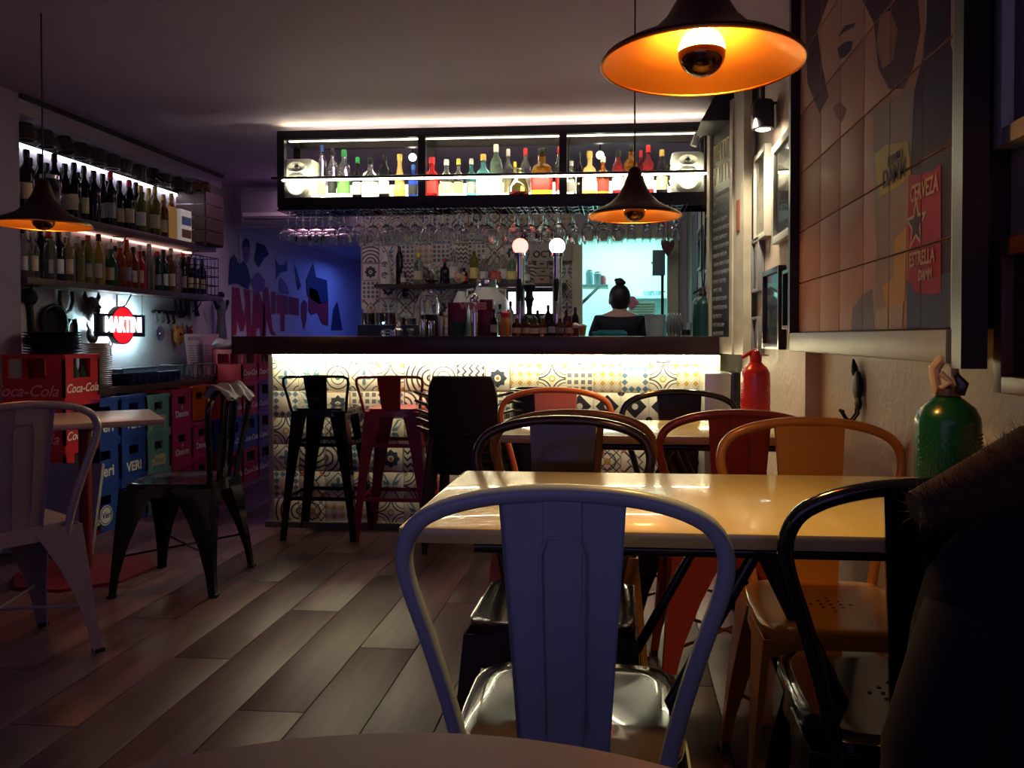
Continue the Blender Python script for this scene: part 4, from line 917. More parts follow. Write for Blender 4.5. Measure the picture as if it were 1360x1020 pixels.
# dark corks cup, glass lantern, pink piggy jars
p = atY(528, 377, YB); bottle(p.x, YB+.06, zs_+.0005, .33, .03, 'dark', 'black', None, 'tall', 'tall dark bottle next to the white ceramic one on the tiled wall shelf', 'bottles on the tiled wall shelf')
p = atY(573, 377, YB); t = thing('lantern', 'clear glass lantern with a candle on the tiled wall shelf', 'lantern', (p.x, YB, zs_)); part('body', MB().lathe([(0, 0), (.05, 0), (.055, .03), (.05, .12), (.03, .16), (.028, .16), (.047, .12), (.052, .03), (0, .006)], n=18), glass, t); part('candle', MB().lathe([(0, .008), (.022, .008), (.022, .11), (0, .115)], n=12), mat('orange_wax', (.7, .3, .1), .5), t)
for px, cc, lb in ((613, (.6, .36, .25), 'beige round animal money box on the tiled wall shelf'), (660, (.6, .12, .07), 'small red round money box on the tiled wall shelf')):
    p = atY(px, 377, YB); t = thing('money_box', lb, 'money box', (p.x, YB-.06, zs_)); mm_ = mat('money_box_'+('beige' if px < 640 else 'red'), cc, .4)
    part('body', MB().sphere((0, 0, .042), (.045, .04, .042), 16, 10), mm_, t)
    for s_ in (-1, 1): part('ear', MB().sphere((s_*.03, 0, .08), (.014, .01, .014), 8, 6), mm_, t)
    part('snout', MB().sphere((0, -.04, .04), (.018, .014, .014), 10, 6), mm_, t)
# perpetual calendar + card boxes
p = atY(723, 333, 6.42); t = thing('calendar', 'pale calendar block reading OCT on the tiled wall between the two globes', 'calendar', (p.x+.06, 6.44, p.z))
part('board', MB().cbox((0, 0, 0), (.33, .03, .17), .01), mat('calendar_cream', (.48, .45, .38), .5), t); put('lettering', text_mesh('OCT 1', .075, .0006, black_paint, 0, .001), t, (-.045, -.0156, -.03), FY)
part('header', MB().box((.02, 0, .105), (.16, .02, .05)), mat('calendar_red', (.4, .1, .08), .5), t); put('lettering', text_mesh('BEN', .045, .0006, mat('calendar_cream', (0, 0, 0)), 0, .001), t, (.02, -.011, .105), FY)
for k in range(3):
    p = atY(720+(k % 2)*2, 371-k*10, 6.36); t = thing('drawer_box', f'small brown card box, {["lowest", "middle", "top"][k]} of the pile under the calendar', 'box', (p.x, 6.38, zs_+k*.062), 0, 'pile of small card boxes')
    part('carton', MB().cbox((0, 0, .03), (.125-.02*k, .1, .058), .003), mat('card_brown', (.38, .29, .24), .6), t); part('slot', MB().box((0, -.051, .035), (.03, .002, .012)), black_plastic, t)
# lit screen
p = atY(705, 402, 6.38); t = thing('monitor', 'bright white screen behind the beer taps', 'screen', (p.x, 6.40, p.z))
part('case', MB().cbox((0, .012, 0), (.40, .03, .21), .004), black_plastic, t); part('screen', MB().box((0, -.0055, 0), (.37, .006, .175)), emis('screen_white', (.92, .90, 1), 3.2), t, label='lit white screen')
part('stand', MB().bbox((-.05, .0, -.933+2.0-p.z if False else -(p.z-.933)), (.05, .03, -.1)), black_plastic, t)
# ------- on the front counter / back counter
ZC = 1.0655
def cyl_thing(name, label, cat, px, y, r_, ytop, m, z=ZC, prof=None, group=None, lid=None):
    p = atY(px, ytop, y); h = p.z-z; t = thing(name, label, cat, (p.x, y, z), 0, group)
    part('body', MB().lathe([(a*r_, b*h) for a, b in (prof or [(0, 0), (.9, 0), (1, .05), (1, .9), (.9, 1), (0, 1)])], n=20), m, t)
    if lid: part('lid', MB().lathe([(0, h), (r_*.7, h), (r_*.6, h+.025), (0, h+.03)], n=16), lid, t)
    return t
def tap(px, gcol, gs, label, y=4.62):
    p = atY(px, 327, y); t = thing('beer_tap', label, 'beer tap', (p.x, y, ZC), 0, 'beer tap columns with lit globes')
    hz = p.z-ZC
    part('column', MB().lathe([(0, 0), (.04, 0), (.04, .015), (.027, .02), (.027, hz-.06), (.036, hz-.055), (.036, hz-.04), (0, hz-.04)], n=20), chrome, t)
    part('globe', MB().sphere((0, 0, hz), .047, 24, 14), emis('globe_'+('red' if gcol[1] < .5 else 'white'), gcol, gs), t, label='lit globe')
    part('spout', MB().tube([(0, -.02, .20), (0, -.09, .19), (0, -.11, .13)], [.012, .012, .009], 8), chrome, t); part('handle', MB().lathe([(.006, .20), (.01, .22), (.018, .30), (.014, .33), (0, .335)], (0, -.06, 0), 10), black_plastic, t)
tap(691, (1, .12, .10), 7, 'chrome beer tap column topped by a glowing reddish globe'); tap(740, (1, .97, .75), 6, 'chrome beer tap column topped by a glowing white globe')
# inner halo: white core of the red globe
p = atY(703, 400, 4.55); t = thing('tap_handle', 'black turned tap handle standing before the bright screen', 'tap handle', (p.x, 4.55, ZC)); part('base', MB().lathe([(0, 0), (.05, 0), (.05, .1), (.03, .12), (0, .12)], n=16), black_plastic, t); part('lever', MB().lathe([(.018, .12), (.014, .15), (.022, .2), (.03, .215), (.022, .23), (.02, .26), (.034, .275), (.036, .295), (.025, .305), (0, .31)], n=16), black_plastic, t)
chr_ = chrome
cyl_thing('cocktail_shaker', 'steel cocktail shaker with cap, left of the red menu boxes', 'shaker', 529, 4.5, .026, 433, steel, prof=[(0, 0), (.8, 0), (1, .5), (1, .62), (.6, .8), (.6, 1), (0, 1)], lid=chrome)
cyl_thing('measuring_cup', 'small round steel measuring cup on the bar top', 'cup', 545, 4.5, .022, 436, steel, prof=[(0, 0), (.5, 0), (.5, .4), (1, .7), (.9, 1), (0, 1)])
cyl_thing('cocktail_shaker', 'tall steel cocktail shaker in front of the juicer', 'shaker', 562, 4.5, .019, 424, chrome, lid=black_plastic)
cyl_thing('cocktail_shaker', 'tall steel shaker just left of the green tub', 'shaker', 586, 4.48, .018, 420, steel, lid=black_plastic)
cyl_thing('cocktail_shaker', 'short steel shaker between two taller ones', 'shaker', 573, 4.55, .018, 426, chrome)
cyl_thing('bowl', 'heap of crumpled cellophane wrapped glassware on the bar top', 'bowl', 515, 4.6, .05, 437, glass, prof=[(0, 0), (.6, 0), (.9, .4), (.7, .8), (.3, 1), (0, 1)])
cyl_thing('tub', 'dark green plastic tub on the bar top', 'tub', 609, 4.48, .052, 427, mat('dark_green_plastic', (.01, .08, .05), .4), prof=[(0, 0), (.8, 0), (1, 1), (.92, 1), (.75, .06), (0, .06)])
# juicer with clear dome
p = atY(578, 392, 4.85); t = thing('juicer', 'chrome juicer with a clear dome behind the shakers', 'juicer', (p.x, 4.72, ZC)); part('base', MB().lathe([(0, 0), (.06, 0), (.06, .09), (.045, .13), (0, .13)], n=20), black_plastic, t)
part('dome', MB().lathe([(.052, .13), (.054, .2), (.04, .245), (.0, .262), (0, .258), (.037, .24), (.050, .2), (.048, .13)], n=20), glass, t); part('lid', MB().lathe([(0, .262), (.012, .262), (.012, .275), (0, .275)], n=10), chrome, t)
for s_ in (-1, 1): part('arm', MB().tube([(s_*.062, 0, .02), (s_*.064, 0, .2), (s_*.05, 0, .245)], .006, 8), chrome, t)
# red menu boxes
redb = mat('dark_red_box', (.20, .008, .03), .4)
for x0, x1, ty, y, lb in ((597, 622, 402, 4.60, 'dark red box behind the green tub'), (634, 656, 398, 4.56, 'taller dark red menu box right of the steel cutlery holder')):
    a = atY(x0, ty, y); b = atY(x1, ty, y); t = thing('menu_box', lb, 'box', ((a.x+b.x)/2, y, ZC)); h = a.z-ZC; W_ = b.x-a.x
    part('body', MB().cbox((0, 0, h/2), (W_, .10, h), .003), redb, t); part('edge', MB().box((0, -.05, h-.005), (W_, .004, .008)), mat('dark_red_edge', (.35, .03, .06), .4), t)
p = atY(631, 440, 4.45); t = thing('cutlery_holder', 'steel cylinder holding spoons with a pink word plate on top', 'holder', (p.x, 4.45, ZC))
part('tube', MB().cyl((0, 0, 0), (0, 0, .135), .020, n=18), chrome, t); zz = atY(631, 407, 4.43).z-ZC
put('lettering', text_mesh('WINES', .052, .004, mat('pink_letters', (.75, .32, .36), .5), 0, .003, .95), t, (-.005, -.03, zz), FY)
for k in range(3): part('spoon', MB().sphere((-.02+k*.018, .0, .205+.012*(k % 2)), (.012, .006, .024), 10, 8).cyl((-.02+k*.018, 0, .19), (-.006+k*.006, 0, .08), .003), chrome, t)
# big white round punch jar
p = atY(640, 400, 5.9); t = thing('punch_jar', 'big white round jar with dark band and silver lid on the back counter', 'jar', (p.x, 6.12, .9335)); dz = atY(640, 376, 6.12).z-.9335
sc_ = dz/.47
part('body', MB().lathe([(a*1.12, b*sc_) for a, b in [(0, 0), (.09, 0), (.10, .16), (.12, .24), (.150, .31), (.150, .345), (.12, .39), (.085, .41), (.075, .44), (0, .44)]], n=32), mat('punch_jar_white', (.72, .72, .62), .3), t)  # one even white glaze colour, no emission
part('lid', MB().lathe([(a*1.12, b*sc_) for a, b in [(.078, .44), (.082, .45), (.08, .49), (.05, .50), (0, .50)]], n=28), chrome, t)
for k in (-1, 0, 1): part('leaf_mark', MB().sphere((k*.07, -.155+abs(k)*.03, .345*sc_), (.022, .012, .008), 10, 6), mat('dark_green_mark', (.05, .08, .05), .5), t)
for s_ in (-1, 1): part('handle', MB().tube([(s_*.1, -.02, .43*sc_), (s_*.15, -.03, .42*sc_), (s_*.15, -.03, .38*sc_)], .009, 6), mat('punch_jar_white', (0, 0, 0)), t)
# fruit tray at left on the back counter
t = thing('coffee_machine', 'long dark machine with a blue pilot light at the left of the back bar', 'machine', (atY(545, 430, 5.9).x-.12, 5.85, 0))
L0 = atY(482, 430, 5.85).x-t.location.x; L1 = atY(557, 430, 5.85).x-t.location.x
part('body', MB().cbox(((L0+L1)/2, 0, .575), (L1-L0, .26, 1.15), .01), mat('dark_machine', (.02, .025, .05), .35, .3), t); pl_ = atY(509, 429, 5.72)
part('pilot_light', MB().lathe([(0, 0), (.007, 0), (.007, .006), (0, .006)], (pl_.x-t.location.x, -.128, pl_.z), 12, axis='Y'), emis('pilot_blue', (.2, .7, 1), 12), t, label='glowing blue pilot light')
for i, (px, c, r_) in enumerate(((489, (.9, .30, .06), .05), (504, (.95, .35, .05), .045), (517, (.8, .18, .06), .05), (533, (.5, .42, .3), .03), (547, (.4, .35, .3), .035))):
    p = atY(px, 415, 5.85); t = thing('food_jar', f'{["orange", "bright orange", "reddish", "cream", "greyish"][i]} filled jar on the dark machine, {ordw(i)} from the left', 'jar', (p.x, 5.85, 1.1505), 0, 'jars on the dark machine')
    part('filling', MB().lathe([(0, .004), (r_*.9, .004), (r_*.95, .09 if i < 3 else .05), (0, .10 if i < 3 else .06)], n=16), mat(f'filling_{i}', c, .5, noise=.5, nscale=30), t); part('jar', MB().lathe([(0, 0), (r_, 0), (r_*1.03, .12 if i < 3 else .07), (r_*.98, .12 if i < 3 else .07), (r_*.96, .003), (0, .003)], n=16), glass, t)
# coffee pots hanging glass cups on the back counter
for i, px in enumerate((562, 612)):
    p = atY(px, 400, 6.1); t = thing('glass_jug', f'{["clear", "white"][i]} rounded jug on the back counter {["left of the juicer dome", "left of the big white jar"][i]}', 'jug', (p.x, 6.12, .9335)); hh = atY(px, 387, 6.12).z-.9335
    part('body', MB().lathe([(0, 0), (.06, 0), (.085, hh*.5), (.08, hh*.75), (.03, hh), (0, hh)], n=20), glass if i == 0 else mat('frosted_white', (.65, .68, .6), .3), t); part('handle', MB().tube([(.07, 0, hh*.8), (.12, 0, hh*.7), (.085, 0, hh*.45)], .007, 6), chrome, t)
# row of small bottles and jars before the taps
rowc = [(656, 415, 9, 'dark', 'black', 'white'), (666, 410, 0, None, None, None), (686, 424, 13, 'brown', 'silver', 'cream'), (699, 424, 12, 'brown', 'black', 'cream'), (710, 426, 12, 'brown', 'black', 'white'), (721, 424, 12, 'brown', 'silver', 'cream'), (733, 421, 10, 'dark', 'black', 'white'), (744, 424, 12, 'brown', 'silver', 'grey'), (757, 424, 12, 'dark red', 'black', 'cream')]
for i, (px, ty, wd, c, cp, lb) in enumerate(rowc):
    if c is None:
        t = thing('sauce_bottle', 'orange sauce bottle with red cap beside the red menu box', 'bottle', (atY(671, 440, 4.42).x, 4.42, ZC)); part('body', MB().lathe([(0, 0), (.030, 0), (.033, .02), (.033, .07), (.022, .105), (.018, .11), (0, .11)], n=16), mat('orange_sauce', (.65, .22, .06), .4), t); part('cap', MB().lathe([(.024, .105), (.024, .13), (.012, .14), (0, .14)], n=12), mat('red_cap', (0, 0, 0)), t); continue
    p = atY(px, 440, 4.42); h = atY(px, ty, 4.42).z-ZC
    bottle(p.x, 4.42, ZC, h+.02, wd*4.42/F/2, c, cp, lb, 'squat', f'small {c} bottle with {lb} label, {ordw(i)} in the line before the taps', 'small bottles along the bar top')
for i, (px, ty, yy) in enumerate(((664, 404, 4.75), (678, 400, 4.75), (714, 412, 4.72), (728, 405, 4.74), (752, 412, 4.72), (764, 408, 4.74))):
    p = atY(px, 440, yy); h = atY(px, ty, yy).z-ZC
    bottle(p.x, yy, ZC, h, .022, ['clear', 'clear', 'dark', 'dark', 'dark red', 'dark'][i], 'black', None, 'spirit', f'{["clear", "clear", "dark", "dark", "dark red", "dark"][i]} bottle behind the small ones by the beer taps, {ordw(i)} from the left', 'bottles behind the line by the taps')
# cups near the taps
t = thing('paper_cup', 'orange-yellow cup with white foam on the bar top before the kitchen door', 'cup', (atY(774, 440, 4.42).x, 4.42, ZC)); part('cup', MB().lathe([(0, 0), (.014, 0), (.021, .05), (0, .05)], n=16), mat('yellow_cup', (.7, .36, .05), .4), t); part('foam', MB().sphere((0, 0, .055), (.024, .024, .012), 12, 6), mat('foam_white', (.7, .66, .55), .6), t)
t = thing('paper_cup', 'dark red cup with white foam beside the yellow one', 'cup', (atY(764, 440, 4.42).x, 4.42, ZC)); part('cup', MB().lathe([(0, 0), (.014, 0), (.021, .045), (0, .045)], n=16), redb, t); part('foam', MB().sphere((0, 0, .055), (.024, .024, .02), 12, 6), mat('foam_white', (0, 0, 0)), t)
a = atY(786, 443, 4.6); b = atY(833, 443, 4.6); t = thing('folded_cloth', 'folded turquoise cloth on the bar top before the person', 'cloth', ((a.x+b.x)/2, 4.6, ZC)); part('cloth', MB().cbox((0, 0, .013), (b.x-a.x, .14, .026), .011), mat('turquoise_cloth', (.03, .30, .42), .7), t); part('fold', MB().cbox((.01, -.01, .029), (b.x-a.x-.05, .11, .01), .004), mat('turquoise_cloth', (0, 0, 0)), t)
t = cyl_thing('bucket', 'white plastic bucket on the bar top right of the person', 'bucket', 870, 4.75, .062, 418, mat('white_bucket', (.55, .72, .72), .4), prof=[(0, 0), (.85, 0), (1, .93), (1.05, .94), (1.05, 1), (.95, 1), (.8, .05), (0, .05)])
for k in range(5):
    single('plate', MB().lathe([(0, -.006), (.05, -.006), (.07, .004), (.05, 0), (0, 0)], n=24, axis='X'), mat('white_china', (.6, .62, .6), .3), f'upright dish in the short row right of the white bucket, {ordw(k)} from the left', 'plate', (atY(887+k*4, 430, 4.75).x, 4.75, ZC+.0705), group='upright dishes on the bar')
t = thing('candle_glass', 'tumbler with a small yellow candle near the right end of the bar top', 'glass', (atY(911, 440, 4.45).x, 4.45, ZC)); part('glass', MB().lathe([(0, 0), (.030, 0), (.034, .075), (.031, .075), (.027, .006), (0, .006)], n=18), glass, t); part('candle', MB().lathe([(0, .0065), (.024, .0065), (.024, .035), (0, .037)], n=14), mat('yellow_wax', (.65, .55, .2), .5), t)

# siphon bottles
def siphon(x, y, z, r_, h, m, hm, label, wrapped=False):
    t = thing('soda_siphon', label, 'siphon', (x, y, z), 0, 'old soda siphons')
    part('bottle', MB().lathe([(0, 0), (r_, 0), (r_, .01), (r_, h*.62), (r_*.97, h*.67), (r_*.82, h*.74), (r_*.5, h*.80), (r_*.34, h*.83), (r_*.34, h*.86), (0, h*.86)], n=40), m, t)
    rb = MB()
    for k in range(16):
        zz = h*.10+k*h*.030
        for j in range(26):
            if (j+k) % 2 == 0 or k < 11:
                a0 = -PI*.95+j*PI*.9/26+.0; rr = r_*1.004
                rb.sphere((rr*math.cos(a0), rr*math.sin(a0), zz), (r_*.035, r_*.035, h*.008), 5, 4)
    part('raised_pattern', rb, m, t, kind='stuff')
    if not wrapped:
        part('collar', MB().lathe([(r_*.42, h*.83), (r_*.42, h*.90), (r_*.3, h*.93), (r_*.26, h*.97), (0, h)], n=16), hm, t)
        part('lever', MB().tube([(r_*.0, 0, h*.98), (-r_*.5, 0, h*.93), (-r_*.95, 0, h*.875)], [r_*.16, r_*.14, r_*.10], 8), hm, t); part('spout', MB().cyl((0, 0, h*.93), (r_*.9, 0, h*.91), r_*.1, r_*.06), steel, t)
    else:
        part('collar', MB().lathe([(r_*.42, h*.83), (r_*.43, h*.88), (r_*.25, h*.90), (0, h*.92)], n=18), hm, t); wr_ = MB()
        wr_.tube([(-r_*.30, 0, h*.86), (-r_*.40, 0, h*.95), (-r_*.42, 0, h*1.03), (-r_*.2, 0, h*1.10), (r_*.05, 0, h*1.10), (r_*.2, 0, h*1.04), (r_*.22, 0, h*.96), (r_*.34, 0, h*.86)], [r_*.17, r_*.15, r_*.2, r_*.17, r_*.13, r_*.12, r_*.15, r_*.17], 9)
        wr_.tube([(-r_*.3, -.01, h*.88), (0, -.012, h*.93), (-r_*.3, -.01, h*1.0)], r_*.10, 7); part('wrapping', wr_, mat('ivory_wrap', (.6, .42, .32), .5, noise=.4, nscale=40), t, label='ivory coloured wrapped head')
        part('lever', MB().tube([(r_*.2, -.02, h*.85), (r_*.28, -.025, h*.92), (r_*.1, -.02, h*.99)], [r_*.2, r_*.2, r_*.1], 8), black_paint, t)
    return t
siphon(atY(1258, 600, 1.50).x, 1.50, .75, .0565, .245, mat('green_siphon_glass', (.004, .06, .024), .25, coat=.2), mat('brass_dark', (.3, .2, .1), .3, 1.), 'green soda siphon with wrapped head at the wall end of the near table', True)
siphon(atY(1003, 560, 2.90).x-.0, 2.90, .75, .052, .268, mat('red_siphon_glass', (.55, .03, .035), .25, coat=.4), mat('red_siphon_head', (.55, .02, .03), .4), 'red soda siphon at the wall end of the second table')
p = atY(933, 440, 4.42); siphon(p.x, 4.42, ZC, .055, .27, mat('dark_teal_siphon_glass', (.01, .06, .06), .3), black_plastic, 'dark teal soda siphon at the right end of the bar top')

# ================================================================== PERSON BEHIND THE BAR
def skin_body(name, joints, edges, m, parent, sub=2, root=0):
    me = bpy.data.meshes.new(name); me.from_pydata([j[0] for j in joints], edges, []); o = bpy.data.objects.new(name, me); COL.objects.link(o)
    md = o.modifiers.new('skin', 'SKIN'); md.use_smooth_shade = True
    for i, j in enumerate(joints):
        r_ = j[1]; me.skin_vertices[0].data[i].radius = r_ if isinstance(r_, tuple) else (r_, r_)
        me.skin_vertices[0].data[i].use_root = (i == root)
    s_ = o.modifiers.new('sub', 'SUBSURF'); s_.levels = sub; s_.render_levels = sub
    dg = bpy.context.evaluated_depsgraph_get(); dg.update(); nm = bpy.data.meshes.new_from_object(o.evaluated_get(dg)); bpy.data.objects.remove(o)
    nm.materials.clear(); nm.materials.append(m); nm.polygons.foreach_set('use_smooth', [True]*len(nm.polygons))
    return put(name, nm, parent)
pp = atY(823, 440, 6.0)
person = thing('person', 'person from behind in black t-shirt with hair bun, standing before the kitchen door', 'person', (pp.x, 6.0, 0))
skin = mat('skin', (.55, .33, .26), .5); shirt = mat('black_tshirt', (.008, .008, .016), .8); hair = mat('dark_hair', (.02, .013, .014), .45, noise=.4, nscale=40)
# joints: pelvis root, spine, neck, head ; arms ; legs
J = [((0, 0, .82), (.13, .10)), ((0, .01, .95), (.115, .085)), ((0, .02, 1.12), (.14, .095)), ((0, .03, 1.215), (.09, .07)), ((0, .045, 1.26), (.045, .045)), ((0, .06, 1.29), (.048, .052)),
     ((-.13, .03, 1.185), (.06, .058)), ((-.19, .06, .98), (.045, .045)), ((-.14, .24, .90), (.036, .034)), ((-.09, .36, .92), (.028, .02)),
     ((.13, .03, 1.185), (.06, .058)), ((.19, .06, .98), (.045, .045)), ((.14, .24, .90), (.036, .034)), ((.09, .36, .92), (.028, .02)),
     ((-.09, 0, .74), (.085, .09)), ((-.095, .01, .43), (.055, .06)), ((-.10, -.02, .08), (.038, .04)), ((-.10, .10, .03), (.04, .025)),
     ((.09, 0, .74), (.085, .09)), ((.095, .01, .43), (.055, .06)), ((.10, -.02, .08), (.038, .04)), ((.10, .10, .03), (.04, .025))]
E_ = [(0,1),(1,2),(2,3),(3,4),(4,5),(3,6),(6,7),(7,8),(8,9),(3,10),(10,11),(11,12),(12,13),(0,14),(14,15),(15,16),(16,17),(0,18),(18,19),(19,20),(20,21)]
skin_body('body', J, E_, skin, person)
# clothing shells
skin_body('tshirt', [((0, 0, .84), (.155, .12)), ((0, .01, .96), (.14, .11)), ((0, .02, 1.11), (.17, .118)), ((0, .028, 1.225), (.095, .08)), ((-.14, .03, 1.18), (.078, .075)), ((-.20, .055, 1.02), (.066, .064)), ((.14, .03, 1.18), (.078, .075)), ((.20, .055, 1.02), (.066, .064))], [(0,1),(1,2),(2,3),(3,4),(4,5),(3,6),(6,7)], shirt, person)
skin_body('trousers', [((0, 0, .80), (.15, .12)), ((-.09, 0, .72), (.10, .105)), ((-.095, .01, .43), (.07, .075)), ((-.10, -.02, .07), (.055, .055)), ((.09, 0, .72), (.10, .105)), ((.095, .01, .43), (.07, .075)), ((.10, -.02, .07), (.055, .055))], [(0,1),(1,2),(2,3),(0,4),(4,5),(5,6)], mat('dark_trousers', (.02, .02, .03), .7), person)
hd = MB().sphere((0, .07, 1.345), (.074, .092, .105), 24, 16); hd.sphere((0, .165, 1.33), (.014, .016, .02), 8, 6)
for s_ in (-1, 1): hd.sphere((s_*.076, .07, 1.335), (.010, .018, .028), 10, 8)
part('head', hd, skin, person, label='head bent slightly forward')
part('face_detail', MB().sphere((-.028, .157, 1.355), (.012, .006, .007), 8, 6).sphere((.028, .157, 1.355), (.012, .006, .007), 8, 6).sphere((0, .155, 1.295), (.022, .006, .006), 8, 6), mat('face_dark', (.15, .05, .05), .5), person)
hb = MB(); hb.sphere((0, .050, 1.362), (.083, .095, .105), 28, 18); part('hair', hb, hair, person)
part('hair_bun', MB().sphere((-.0, .03, 1.478), (.036, .034, .032), 16, 12).sphere((.02, .02, 1.472), (.026, .024, .02), 12, 8).sphere((-.022, .03, 1.492), (.02, .02, .016), 10, 8), hair, person)
hands = MB()
for s_ in (-1, 1):
    hands.sphere((s_*.075, .40, .925), (.030, .042, .014), 12, 8)
    for f_ in range(4): hands.tube([(s_*(.052+f_*.015), .425, .928), (s_*(.048+f_*.015), .455-.004*abs(f_-1.5), .922), (s_*(.046+f_*.015), .475-.005*abs(f_-1.5), .908)], [.009, .008, .006], 7)
    hands.tube([(s_*.05, .385, .925), (s_*.025, .405, .92), (s_*.018, .425, .912)], [.010, .009, .007], 7)
part('hands', hands, skin, person)
fp = MB()
for k in range(5): fp.box((-.06+k*.03, -.128, 1.055+.006*(k % 2)), (.02, .004, .03))
part('shirt_print', fp, mat('faint_red_print', (.12, .012, .03), .7), person)

# ================================================================== KITCHEN
a = atY(775, 378, 7.6); t = thing('kitchen_shelf', 'pale kitchen shelf at the left seen through the door', 'shelf', (0, 0, 0)); kz = atY(790, 379, 7.9).z; lx = atY(760, 379, 7.9).x; rx_ = atY(808, 379, 7.9).x
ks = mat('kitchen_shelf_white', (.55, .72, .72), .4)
part('board', MB().bbox((lx, 7.75, kz-.03), (rx_, 8.05, kz)), ks, t); part('bracket', MB().poly([(rx_-.12, 7.78, kz-.03), (rx_-.08, 7.78, kz-.03), (lx, 7.78, kz-.26), (lx, 7.78, kz-.3)], (0, .02, 0)), ks, t)
for i, (px, w_, ty, c) in enumerate(((783, 10, 360, (.2, .35, .42)), (794, 10, 363, (.3, .4, .45)), (803, 7, 368, (.25, .08, .10)), (811, 6, 368, (.5, .1, .12)))):
    p = atY(px, 379, 7.9); h = atY(px, ty, 7.9).z-kz; t = thing('kitchen_jar', f'{["blue-grey pot", "grey pot", "dark red tin", "red tin"][i]} on the left kitchen shelf', 'jar', (min(p.x, rx_-.05), 7.9-.07*(i % 2), kz), 0); part('body', MB().lathe([(0, 0), (w_*.0038, 0), (w_*.004, h*.9), (w_*.003, h), (0, h)], n=16), mat(f'kitchen_jar_{i}', c, .4), t); part('lid', MB().lathe([(0, h), (w_*.0032, h), (w_*.003, h+.012), (0, h+.015)], n=14), steel, t)
kz2 = atY(860, 393, 8.9).z; x0 = atY(835, 393, 8.9).x; t = thing('kitchen_shelf', 'long pale shelf on the far kitchen wall to the right', 'shelf', (0, 0, 0)); part('board', MB().bbox((x0, 8.85, kz2-.03), (1.15, 9.2, kz2)), ks, t); part('bracket', MB().bbox((x0+.2, 9.1, kz2-.15), (x0+.22, 9.2, kz2-.03)), ks, t)
for i, px in enumerate((860, 872)):
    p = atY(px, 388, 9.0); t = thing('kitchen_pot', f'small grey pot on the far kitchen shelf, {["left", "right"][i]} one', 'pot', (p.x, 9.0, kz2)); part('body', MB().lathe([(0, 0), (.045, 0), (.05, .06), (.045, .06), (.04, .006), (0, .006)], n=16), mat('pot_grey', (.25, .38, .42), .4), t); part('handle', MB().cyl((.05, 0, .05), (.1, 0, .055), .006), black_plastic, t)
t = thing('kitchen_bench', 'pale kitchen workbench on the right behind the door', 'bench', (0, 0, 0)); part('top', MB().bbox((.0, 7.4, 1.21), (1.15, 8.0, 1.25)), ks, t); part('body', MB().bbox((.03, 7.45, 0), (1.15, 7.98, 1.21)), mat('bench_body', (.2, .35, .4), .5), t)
for k in range(6): p = atY(852, 410, 7.6); tag(put('tray', MB().cbox((0, 0, 0), (.26-.01*(k % 2), .2, .018), .004).mesh('tray', mat('beige_trays', (.5, .5, .38), .4)), None, (p.x, 7.62, 1.2605+k*.024)), f'shallow beige kitchen tray, {ordw(k)} from the bottom of the stack right of the person', 'tray', 'stack of beige kitchen trays')
p = atY(838, 402, 6.9); t = thing('flower', 'pink flower just right of the head of the person', 'flower', (p.x, 6.9, .99))
for k in range(5): part('petal', MB().sphere((.035*math.cos(k*1.256), -.01, p.z-.99+.03*math.sin(k*1.256)), (.034, .012, .028), 10, 6), mat('pink_petal', (.75, .15, .25), .5), t)
part('stem', MB().cyl((0, 0, -.0), (0, 0, p.z-.99), .004), mat('stem_green', (.1, .25, .1), .5), t); part('vase', MB().lathe([(0, 0), (.03, 0), (.03, .08), (.02, .09), (0, .09)], n=14), glass, t)
single('ledge', MB().bbox((-.12, 6.8, .0), (.3, 7.0, .99)), mat('bench_body', (0, 0, 0)), 'low kitchen cupboard carrying the pink flower', 'cupboard')
a = atY(868, 333, 6.42); b = atY(883, 366, 6.42); t = thing('switch_box', 'grey electric switch box on the right jamb of the kitchen door', 'switch box', ((a.x+b.x)/2-.005, 6.40, (a.z+b.z)/2)); part('box', MB().cbox((0, 0, 0), (.10, .09, .20), .006), mat('grey_blue_box', (.15, .25, .28), .4), t); part('pipe', MB().cyl((.03, 0, -.1), (.03, 0, -.8), .012), black_plastic, t); part('screw', MB().sphere((-.055, 0, 0), .008, 8, 6), steel, t)
p = atY(887, 328, 6.3); t = thing('heart_ornament', 'dark red heart hanging at the top right of the kitchen door', 'ornament', tuple(p)); 
part('heart', MB().poly([(-.055, 0, .03), (-.045, 0, .055), (-.02, 0, .06), (0, 0, .045), (.02, 0, .06), (.045, 0, .055), (.055, 0, .03), (.045, 0, -.01), (0, 0, -.075), (-.045, 0, -.01)], (0, .02, 0)), mat('dark_heart', (.10, .02, .02), .4), t); part('string', MB().cyl((0, .01, .045), (0, .01, .2), .003), black_plastic, t)

